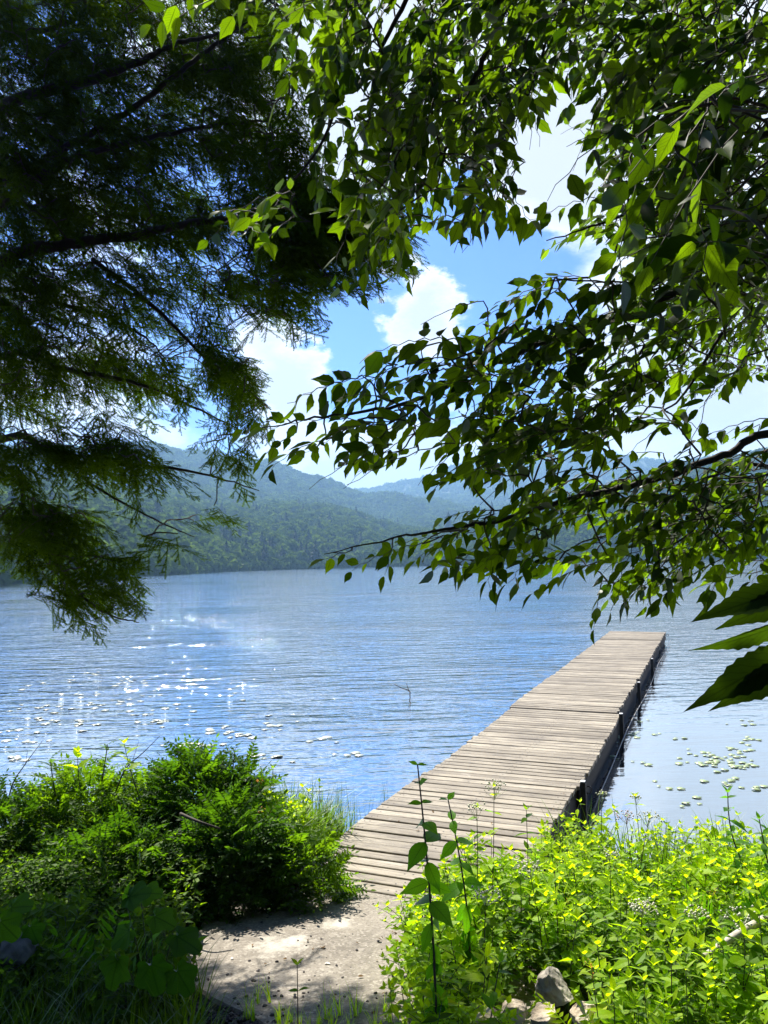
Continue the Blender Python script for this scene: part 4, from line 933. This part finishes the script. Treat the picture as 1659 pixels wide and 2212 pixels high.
spire(500, 1700, 508, 1618, 5.6, 12, .16, 'dark', 'feathery_shoot', 'upright dark feathery shoot topping the right end of the bushes', 'redstem')
spire(372, 1690, 378, 1615, 5.7, 10, .14, 'dark', 'feathery_shoot', 'short feathery shoot on top of the dark rounded shrub')
spire(220, 1690, 232, 1608, 5.6, 9, .14, 'herb', 'feathery_shoot', 'pinnate shoot left of the broad-leaved sprig above the left bushes', 'redstem')
spire(120, 1720, 108, 1640, 5.6, 12, .19, 'herb', 'feathery_shoot', 'bright feathery shoot standing highest at the left of the bushes')

# individually seen plants --------------------------------------------------
def plant(name, label, b, t, size, pairs, tm, mat, stem='stem', r=.004, start=.2, el=.2, opp=True, taper=.6, separate=False, flower=None, group=None, bow=.02, cat='plant', pet=0.):
    b = np.asarray(b, float); root = empty(name, b, label, cat, group); st = stemcurve(b, t, 14, bow)
    Acc().add(*tube(st, np.linspace(r, r * .45, 14), 6)).build('stem', M[stem], root, True, b)
    a = Acc(); herb_leaves(a, st, size, pairs, tm, start, el, opp, taper, petiole=pet); a.build('foliage', M[mat], root, True, b)
    if flower:
        fl = Acc(); n, rad, fm = flower; v, f = ico(0)
        for k in range(n):
            q = st[-1] + np.clip(rng.normal(size=3), -1.4, 1.4) * rad * np.array([1, 1, .3]) + [0, 0, rad * .3]; fl.add(v * rng.uniform(.003, .006) + q, f, 0)
            if k % 4 == 0: fl.add(*tube([st[-2], q], .0009, 3, False))
        fl.build('flower_head', M[fm], root, True, b)
    return root
def big_milkweed(x0, y0, x1, y1, Y0, Y1, nodes, label, L0=.1):
    b, t = P(x0, y0, Y0), P(x1, y1, Y1); g = float(land(b[0], b[1])); b[2] = min(b[2], g)
    root = empty('milkweed', b, label, 'plant', 'tall milkweed stems by the dock'); st = stemcurve(b, t, 30, .028)
    Acc().add(*tube(st, np.linspace(.0055, .0025, 30), 8)).build('stem', M['redstem'], root, True, b)
    T = leafT(1, .5, 8, .15, .3, 1.8); T2 = leafT(1, .38, 8, .3, .6, 1.6)
    for k in range(nodes):
        u = 1 - (k / nodes) * .74; f = u * 29; i = int(min(f, 28)); p = st[i] + (st[i + 1] - st[i]) * (f - i); a = .35 + k * math.pi / 2 + rng.normal(0, .3)
        low = k / nodes; L = L0 * (.5 + .6 * min(1, k / 4)) * rng.uniform(.7, 1.25)
        for s in (0, math.pi):
            h = np.array([math.cos(a + s), math.sin(a + s), 0]); el = .4 - 1.5 * low + rng.normal(0, .28)
            if low > .65: el = -1.1
            dd = h * math.cos(el) + np.array([0, 0, math.sin(el)])
            Acc().stamp(T2 if low > .6 else T, frames(dd[None], (np.array([0, 0, 1.]) * (1 - low * .5) - h * .1 + np.array([0, -.5, 0]) + rng.normal(size=3) * .2)[None]), p[None], np.array([L]), np.array([rng.uniform(.2, .8)])).build('leaf', M['broad'], root, True, b)
big_milkweed(940, 2190, 902, 1652, 2.7, 2.85, 13, 'tallest milkweed, dark stem with paired oval leaves, in front of the dock', .096)
big_milkweed(1010, 2010, 968, 1728, 3.35, 3.45, 8, 'second milkweed just right of the tallest one, leaning over the planks', .12)
def gp(x, y, Y, dz=.0):
    p = P(x, y, Y); p[2] = land(p[0], p[1]) - .01; return p
WH = (46, .035, 'white')
for i, (x, ty, Y, sz, pr_, tm, mat, stem, fl, lab) in enumerate([
    (1067, 1700, 4.1, .075, 8, 'OVAL', 'lime', 'redstem', (40, .04, 'white'), 'tall thin herb with airy cream flowers in front of the dock planks'),
    (1030, 1745, 3.9, .07, 7, 'OVAL', 'lime', 'stem', (30, .03, 'white'), 'shorter flowering herb between the milkweeds and the airy tall one'),
    (1137, 1750, 4.0, .085, 8, 'OVAL', 'herb', 'redstem', None, 'dark stemmed herb with a leafy top against the lower planks'),
    (1198, 1880, 3.5, .075, 7, 'SIMPLE', 'lime', 'redstem', None, 'thin dark stem with yellow green leaves above the rock pile'),
    (1142, 1875, 3.6, .08, 7, 'SIMPLE', 'lime', 'stem', WH, 'herb with a round white flower head just below the dock corner'),
    (1050, 1935, 3.2, .08, 7, 'OVAL', 'herb', 'redstem', WH, 'tall stem with white flowers standing right of the milkweeds'),
    (1352, 1765, 4.8, .08, 8, 'NARROW', 'herb', 'redstem', (50, .045, 'mauve'), 'pink-topped herb at the water edge right of the dock, the left one'),
    (1402, 1768, 4.5, .08, 9, 'OVAL', 'lime', 'redstem', (44, .04, 'white'), 'tall herb with pale flower cluster and long dark stem right of the dock'),
    (1372, 1722, 4.9, .085, 6, 'OVAL', 'lime', 'stem', (26, .02, 'white'), 'leafy budded stem rising highest above the right bank'),
    (1300, 1715, 5.0, .05, 10, 'NARROW', 'lime', 'stem', (22, .02, 'white'), 'feathery light green plume beside the dark side of the dock'),
    (1317, 1845, 4.0, .08, 7, 'SIMPLE', 'lime', 'stem', (34, .03, 'white'), 'herb with small cream flowers in the middle of the bright patch'),
    (1388, 1962, 3.4, .09, 7, 'OVAL', 'lime', 'stem', (80, .035, 'white'), 'plant with the largest flat white flower cluster, centre of the patch'),
    (1502, 1972, 3.5, .08, 7, 'OVAL', 'lime', 'stem', (50, .032, 'white'), 'plant with a loose white flower head right of the largest cluster'),
    (1600, 1985, 3.4, .09, 6, 'OVAL', 'herb', 'stem', (60, .05, 'white'), 'plant with drooping cream flowers beside the pale fallen log'),
    (1215, 1800, 4.6, .06, 12, 'NARROW', 'herb', 'stem', None, 'narrow-leaved herb at the foot of the dark dock side'),
    (1545, 1800, 5.0, .06, 12, 'NARROW', 'grass', 'stem', None, 'thin narrow-leaved stem against the water, right of the pink-topped herbs'),
    (1470, 1790, 5.1, .06, 12, 'NARROW', 'grass', 'stem', None, 'slender grassy stem rising above the water edge'),
    (1640, 1975, 3.0, .10, 6, 'OVAL', 'herb', 'stem', None, 'broad-leaved plant cut by the right edge near the fallen log'),
    (1450, 2080, 2.9, .085, 8, 'SIMPLE', 'lime', 'redstem', None, 'leaning dark stemmed herb low in the right patch'),
    (1080, 2080, 2.75, .085, 6, 'OVAL', 'broad', 'redstem', None, 'dark green leaved herb left of the rock pile'),
    (1290, 2040, 2.9, .08, 7, 'SIMPLE', 'lime', 'stem', None, 'bright herb directly behind the rock pile'),
    (590, 1660, 5.3, .085, 8, 'OVAL', 'herb', 'redstem', None, 'leafy red-stemmed plant at the water between bushes and dock'),
    (690, 1690, 5.4, .08, 7, 'OVAL', 'herb', 'stem', None, 'tall leafy plant beside the reeds left of the dock'),
    (575, 1755, 5.1, .07, 8, 'SIMPLE', 'lime', 'stem', (14, .03, 'orange'), 'yellow green jewelweed with orange flowers left of the dock'),
    (640, 1745, 5.1, .07, 8, 'SIMPLE', 'lime', 'stem', None, 'sunlit yellow green herb nearest the left side of the dock'),
    (560, 1690, 5.5, .06, 6, 'SIMPLE', 'herb', 'stem', (10, .02, 'orange'), 'small orange-flowered herb just right of the dark bushes')]):
    b = gp(x + rng.normal() * 14, 1900, Y); t = P(x, ty, Y)
    plant('flowering_herb' if fl else 'leafy_herb', lab, b, t, sz, pr_, globals()[tm], mat, stem, .0035, .2, .25, tm != 'NARROW' and i % 3 != 1, flower=fl)
# many alike bright herbs
protos = []
kinds = [('SIMPLE', 'lime', .10, 8, None), ('OVAL', 'lime', .13, 6, None), ('SIMPLE', 'herb', .11, 8, None), ('NARROW', 'lime', .16, 12, None), ('SIMPLE', 'lime', .09, 9, (9, .05, 'orange'))]
k = 0
for j, p in enumerate(bank_pts(90, .35, 3.2, 2.45, 5.6, lambda x, y: okR(x, y) and y < shore(x) + .3)):
    h = rng.uniform(.32, .52); kk = j % 5
    if len(protos) < 5:
        tm, mat, sz, pr_, fl = kinds[kk]
        o = plant('jewelweed', 'bright yellow green leafy herb in the dense patch right of the slab', (0, 0, 0), (.03, .02, 1), sz * 1.4, pr_, globals()[tm], mat, 'stem', .006, .15, .2, kk % 2 == 0, flower=fl, group='bright herbs of the right bank'); protos.append(o)
    else:
        o = protos[kk].copy(); C.objects.link(o)
        for c in protos[kk].children:
            c2 = c.copy(); C.objects.link(c2); c2.parent = o
    o.location = p; o.scale = (h, h, h); o.rotation_euler = (rng.normal(0, .08), rng.normal(0, .08), rng.uniform(0, 6.28))
# orange jewelweed blossoms are parts of those plants; the seedling on the slab
b = P(638, 2225, 2.55); b[2] = slabz(b[1]); plant('seedling', 'small seedling with pale toothed leaves in front of the slab', b, P(642, 2085, 2.55), .06, 3, OVAL, 'lime', 'redstem', .003, .1, .15, True, separate=True)
b = gp(850, 2260, 2.4); plant('leafy_herb', 'low broad-leaved herb at the bottom edge right of the seedling', b, P(955, 2165, 2.5), .085, 4, OVAL, 'herb', 'stem', .003)
# sapling at the right edge
r_ = gp(1700, 1900, 4.6); plant('dogwood_sapling', 'arching sapling with oval green leaves against the water at the right edge', r_, P(1572, 1712, 4.5), .11, 8, OVAL, 'broad', 'redstem', .006, .3, .1, True, bow=.08, cat='sapling')
r_ = gp(1690, 1900, 4.4); plant('dogwood_sapling', 'dense leafy sapling right beside the arching one, cut by the right edge', r_, P(1640, 1770, 4.4), .10, 8, OVAL, 'broad', 'redstem', .006, .3, .1, True, bow=.05, cat='sapling')
# broad sprig above left bushes
plant('broadleaf_sprig', 'broad-leaved sprig lit bright above the left bushes', P(300, 1720, 5.5), P(268, 1606, 5.5), .12, 4, OVAL, 'lime', 'redstem', .004, .45, .5, True)
plant('broadleaf_sprig', 'small upright broad leaves above the feathery shrub at left', P(175, 1720, 5.5), P(168, 1625, 5.5), .12, 2, OVAL, 'lime', 'stem', .004, .5, .9, True)

# lobed-leaf vine plants
LO = lobedT()
def lobed(name, label, base, leaves, mat='vine'):
    base = np.asarray(base, float); root = empty(name, base, label, 'plant')
    for (x, y, Y, s, rot, nv) in leaves:
        p = P(x, y, Y); dd = np.array([math.cos(rot), -.25, math.sin(rot)]); V, Fc, Mi, A, U = LO
        q = p - nrm(dd) * s * .25
        o = Acc().stamp(LO, frames(dd[None], np.array([nv], float)), q[None], np.array([s * .82]), np.array([rng.uniform(.0, .9)])).build('leaf', M[mat], root, True, base)
        Acc().add(*tube(smooth_path([base + rng.normal(size=3) * [.02, .02, 0], (base + q) / 2 + [0, 0, .04], q], 5), .0025, 5)).build('leaf_stalk', M['stem'], root, True, base)
lobed('grapevine', 'broad lobed-leaf vine hanging beside the left edge of the slab', gp(330, 2150, 3.3), [
    (345, 1985, 3.3, .17, -.3, (.2, -.5, .9)), (395, 2030, 3.2, .2, -.4, (.3, -.4, .9)), (290, 1935, 3.5, .19, .3, (-.1, -.5, .8)), (330, 2100, 3.0, .19, -1.2, (0, -.8, .6)),
    (390, 2110, 3.0, .17, -.9, (.2, -.8, .6)), (250, 2090, 3.0, .18, -1.8, (-.2, -.8, .6)), (320, 1930, 3.6, .16, .1, (0, -.6, .8)), (270, 2020, 3.1, .15, -2.5, (-.2, -.6, .8))])
lobed('grapevine', 'vine with large dark lobed leaves cut by the left edge', gp(-30, 2120, 3.2), [
    (35, 1960, 3.2, .17, .2, (.1, -.6, .8)), (10, 2000, 3.1, .17, -.6, (.2, -.7, .6)), (70, 2010, 3.3, .13, -1., (.1, -.7, .6))])
def fern(label, b, n, size, spreadx):
    b = np.asarray(b, float); root = empty('fern', b, label, 'fern'); T = [pinnateT(70 + k, 10, .34, .26) for k in range(2)]
    for k in range(n):
        a = 3.1 * k / (n - 1) + rng.normal(0, .12); d = np.array([math.cos(a) * spreadx, -.35 + rng.normal() * .15, .75 + .25 * math.sin(a)]); V = T[k % 2]
        Acc().stamp(V, frames(d[None], np.array([[0, -.55, .8]])), b[None] + [0, 0, .06], np.array([size * rng.uniform(.85, 1.15)]), np.array([rng.random()]), keep=True).build('frond', M['broad'], root, False, b)
b = P(230, 2080, 3.5); b[2] = land(b[0], b[1]); fern('fern with coarse bright pinnate fronds in front of the shaded left bank', b, 7, .36, 1.0)
b = P(1560, 1960, 4.0); b[2] = land(b[0], b[1]); fern('light green fern among the herbs at the right', b, 6, .34, .9)

# dead wood -----------------------------------------------------------------
def wood_thing(name, label, cat, mat, paths):
    b = np.asarray(paths[0][0][0], float); root = empty(name, b, label, cat)
    for i, (pts, r0, r1) in enumerate(paths):
        s = smooth_path(pts, 6); Acc().add(*tube(s, np.linspace(r0, r1, len(s)), 8)).build('main_stem' if i == 0 else 'side_twig', M[mat], root, True, b)
wood_thing('fallen_log', 'pale barkless fallen log lying in the herbs at the right edge', 'log', 'deadwood', [([P(1520, 2068, 3.3), P(1590, 2020, 3.5), P(1680, 1970, 3.7)], .013, .02)])
wood_thing('leaning_deadwood', 'thin bare dead stem leaning over the water at the left edge', 'stem', 'twig', [([P(10, 1780, 5.6), P(25, 1700, 5.6), P(55, 1650, 5.6), P(92, 1600, 5.6)], .006, .0015), ([P(55, 1650, 5.6), P(60, 1620, 5.6)], .002, .001)])
wood_thing('leaning_deadwood', 'slanting dead stem rising right above the middle of the left bushes', 'stem', 'twig', [([P(250, 1710, 5.6), P(272, 1660, 5.6), P(310, 1625, 5.6), P(345, 1590, 5.6)], .006, .0015), ([P(285, 1648, 5.6), P(300, 1600, 5.6)], .002, .001)])
wood_thing('dead_stick', 'bare lichened stick lying in the dark shade of the left bank', 'stick', 'twig', [([P(390, 1758, 4.6), P(430, 1775, 4.5), P(475, 1790, 4.5)], .010, .006)])
wood_thing('floating_branch', 'forked dark stick poking up from the open water', 'stick', 'twig', [([G(886, 1496, -.05), P(883, 1492, 13.7), P(868, 1486, 13.7), P(852, 1479, 13.7)], .011, .006), ([P(883, 1492, 13.7), P(878, 1476, 13.7)], .007, .004)])
wood_thing('dead_stick', 'thin brown stick lying across the far left corner of the slab', 'stick', 'twig', [([G(628, 1930, .35) , G(640, 1920, .36), G(672, 1934, .36)], .005, .003)])

# lily pads -------------------------------------------------------------------
def padT(seed):
    r = np.random.default_rng(seed); n = 16; th = np.linspace(.22, 2 * np.pi - .22, n); rr = 1 + .06 * np.sin(th * 3 + seed); z = .02 * np.sin(th * 2 + seed) ** 2
    V = np.concatenate([[[.1, 0, 0]], np.stack([rr * np.cos(th), rr * np.sin(th), z], -1), np.stack([rr * np.cos(th), rr * np.sin(th), z - .012], -1)])
    Fc = [[0, 1 + i, 2 + i] for i in range(n - 1)] + [[1 + i, 1 + n + i, 2 + n + i] for i in range(n - 1)] + [[1 + i, 2 + n + i, 2 + i] for i in range(n - 1)]
    return V, np.array(Fc)
def pads():
    m = plainmat('lily_pad', (.22, .25, .17), (.42, .43, .36), 5, .28, 0, spec=.8); m2 = plainmat('lily_pad_green', (.13, .18, .07), (.27, .33, .15), 5, .4, 0, spec=.5)  # first pad colour is whitened to imitate sun glare
    T = [Acc().add(*padT(s)).build('lily_pad', m, None, True) for s in (1, 2, 3)]; T2 = [Acc().add(*padT(s)).build('lily_pad', m2, None, True) for s in (4, 5, 6)]
    used = [False] * 6
    def put(x, y, k, tl, label, grp, r0, r1):
        p = G(x, y, 0.0); L = (T, T2)[tl]; idx = tl * 3 + k % 3
        if not used[idx]: o = L[k % 3]; used[idx] = True
        else: o = L[k % 3].copy(); C.objects.link(o)
        r = rng.uniform(r0, r1); o.scale = (r, r, r); o.location = (p[0], p[1], .006 + .004 * rng.random()); o.rotation_euler = (rng.normal(0, .05), rng.normal(0, .05), rng.uniform(0, 6.28)); tag(o, label, 'lily pad', grp)
    cl = [(215, 1455, 6), (265, 1475, 9), (300, 1468, 5), (150, 1470, 3), (185, 1500, 6), (40, 1485, 3), (120, 1530, 8), (220, 1530, 9), (265, 1515, 8), (285, 1545, 7), (90, 1555, 7), (160, 1565, 8), (30, 1575, 6), (340, 1560, 8), (480, 1580, 8), (520, 1590, 9), (455, 1610, 7), (590, 1570, 5), (400, 1530, 5), (380, 1610, 5), (60, 1600, 6), (550, 1630, 5), (640, 1560, 3), (700, 1600, 4), (610, 1640, 4), (760, 1630, 4), (20, 1640, 5), (330, 1500, 4), (500, 1500, 3), (10, 1530, 4)]
    k = 0
    for (x, y, n) in cl:
        for _ in range(n):
            put(x + rng.normal() * 24, y + rng.normal() * 5, k, 0, 'small lily pad, pale with painted sun glare, floating in the open water left of the dock', 'lily pads left of the dock', .03, .075); k += 1
    for (x, y, n) in [(1560, 1640, 16), (1600, 1655, 16), (1530, 1650, 10), (1640, 1600, 10), (1590, 1620, 10), (1360, 1560, 3), (1375, 1592, 6), (1320, 1600, 3), (1330, 1635, 4), (1500, 1635, 8), (1430, 1700, 4), (1570, 1690, 6), (1480, 1730, 4), (1620, 1700, 6), (1400, 1650, 3), (1460, 1590, 5), (1630, 1560, 8)]:
        for _ in range(n):
            put(x + rng.normal() * 26, y + rng.normal() * 6, k, 1, 'small green lily pad floating in the calm water right of the dock', 'lily pads right of the dock', .022, .05); k += 1
pads()

# ------------------------------------------------------------------ haze
def haze():
    m, nt, out = newmat('haze'); v = N(nt, 'ShaderNodeVolumePrincipled'); v.inputs['Color'].default_value = (.34, .62, 1, 1); v.inputs['Density'].default_value = HAZE; v.inputs['Anisotropy'].default_value = .3
    lk(nt, v.outputs[0], out.inputs['Volume'])
    V, Fc = box(-2300, 2300, -80, 2500, -4, 285); V = V + [0.37, 0.21, 0.13]
    tag(Acc().add(V, Fc).build('haze', m), 'thin blue summer haze filling the air over the lake', 'haze', kind='stuff')
HAZE = .00034
haze()

# ------------------------------------------------------------------ light, sky, camera
SAZ, SEL = R(-22), R(52)
S = Vector((math.sin(SAZ) * math.cos(SEL), math.cos(SAZ) * math.cos(SEL), math.sin(SEL)))
ld = bpy.data.lights.new('sun', 'SUN'); ld.energy = 5.0; ld.angle = R(.5); ld.color = (1, .95, .86)
lo = bpy.data.objects.new('sun', ld); C.objects.link(lo); lo.rotation_euler = S.to_track_quat('Z', 'Y').to_euler(); lo.location = (0, 0, 50)
def world():
    w = bpy.data.worlds.new('World'); bpy.context.scene.world = w; w.use_nodes = True; nt = w.node_tree; nt.nodes.clear()
    out = N(nt, 'ShaderNodeOutputWorld'); bg = N(nt, 'ShaderNodeBackground'); bg.inputs[1].default_value = .052
    sk = N(nt, 'ShaderNodeTexSky', sky_type='NISHITA'); sk.sun_disc = False; sk.sun_elevation = SEL; sk.sun_rotation = SAZ; sk.dust_density = .6; sk.ozone_density = 2.; sk.air_density = 1.
    tc = N(nt, 'ShaderNodeTexCoord'); dv = tc.outputs['Generated']
    mp = N(nt, 'ShaderNodeMapping'); mp.inputs['Scale'].default_value = (1, 1, 1.9); mp.inputs['Location'].default_value = (.3, .1, .2); lk(nt, dv, mp.inputs[0])
    big = noise(nt, mp.outputs[0], 2.6, 9, .56, .25); tot = big
    nd = N(nt, 'ShaderNodeVectorMath', operation='NORMALIZE'); lk(nt, dv, nd.inputs[0])
    wn = N(nt, 'ShaderNodeTexNoise'); wn.inputs['Scale'].default_value = 7; wn.inputs['Detail'].default_value = 7; wn.inputs['Roughness'].default_value = .62; lk(nt, mp.outputs[0], wn.inputs['Vector'])
    ws = N(nt, 'ShaderNodeVectorMath', operation='MULTIPLY_ADD'); lk(nt, wn.outputs['Color'], ws.inputs[0]); ws.inputs[1].default_value = (.17, .17, .17); lk(nt, nd.outputs[0], ws.inputs[2])
    wp = N(nt, 'ShaderNodeVectorMath', operation='SUBTRACT'); lk(nt, ws.outputs[0], wp.inputs[0]); wp.inputs[1].default_value = (.085, .085, .085)
    for (x, y, r, a) in ((680, 800, 2.7, .36), (610, 790, 2.4, .22), (550, 730, 3, .22), (865, 710, 2.5, .34), (915, 640, 2.3, .30), (590, 860, 2.2, .15), (1180, 340, 3.6, .26), (1150, 420, 2.4, .12), (900, 650, 2, .12), (820, 1025, 3.2, .42), (930, 1010, 3.0, .34), (700, 1015, 2.2, .30), (1430, 900, 3.5, .28), (1000, 1000, 5, .15), (700, 1000, 3, .1), (760, 250, 4, .2), (790, 860, 2.6, -.16),
                         (975, 560, 4.0, -.28), (760, 700, 2.5, -.25), (1050, 480, 4, -.15), (700, 930, 2.6, -.14), (560, 600, 5, -.1), (480, 870, 3, -.15), (250, 350, 9, .16), (1400, 100, 10, .18), (1560, 690, 3.4, .30), (1440, 600, 2.4, .22), (1620, 880, 3.5, .16), (150, 900, 5, .15), (1100, -600, 14, .2), (500, -300, 8, .12), (750, 120, 5, .2)):  # wide clouds hidden behind the foliage are added to brighten the water
        c = nrm(ray(x, y)); d = N(nt, 'ShaderNodeVectorMath', operation='DISTANCE'); lk(nt, wp.outputs[0], d.inputs[0]); d.inputs[1].default_value = tuple(c)
        g = math_(nt, 'POWER', math_(nt, 'MULTIPLY', d.outputs['Value'], 1 / R(r * 1.3)), 2.); g = math_(nt, 'EXPONENT', math_(nt, 'MULTIPLY', g, -1.))
        tot = math_(nt, 'ADD', tot, math_(nt, 'MULTIPLY', g, a))
    cov = N(nt, 'ShaderNodeMapRange', interpolation_type='SMOOTHERSTEP'); lk(nt, tot, cov.inputs[0]); cov.inputs[1].default_value = .54; cov.inputs[2].default_value = .70
    sh = mapr(nt, math_(nt, 'ADD', tot, math_(nt, 'MULTIPLY', noise(nt, mp.outputs[0], 9, 6, .6), .35)), .74, 1.05, 1.0, .66)
    cc = mixc(nt, 1., (7.6, 7.8, 8.2), (1, 1, 1), 'MULTIPLY')
    ml = N(nt, 'ShaderNodeVectorMath', operation='SCALE'); lk(nt, cc, ml.inputs[0]); lk(nt, sh, ml.inputs['Scale'])
    # glow of thin cloud round the sun is the sky's own
    skc = mixc(nt, 1., sk.outputs[0], (.30, .54, 1.08), 'MULTIPLY')
    col = mixc(nt, cov.outputs[0], skc, ml.outputs[0]); lk(nt, col, bg.inputs[0]); lk(nt, bg.outputs[0], out.inputs[0])
world()
cd = bpy.data.cameras.new('camera'); cam = bpy.data.objects.new('camera', cd); C.objects.link(cam)
mw = Matrix.Identity(4)
for i in range(3): mw[i][0], mw[i][1], mw[i][2], mw[i][3] = RT[i], UP[i], -FW[i], EYEP[i]
cam.matrix_world = mw; cd.sensor_fit = 'HORIZONTAL'; cd.sensor_width = 36; cd.lens = 36 * F / 1659; cd.clip_start = .05; cd.clip_end = 8000
sc = bpy.context.scene; sc.camera = cam
sc.view_settings.view_transform = 'Standard'; sc.view_settings.look = 'None'; sc.view_settings.gamma = 1; sc.view_settings.exposure = 1.65
sc.cycles.volume_step_rate = 1.0; sc.cycles.max_bounces = 8; sc.cycles.volume_bounces = 0; sc.cycles.transmission_bounces = 4; sc.cycles.transparent_max_bounces = 8
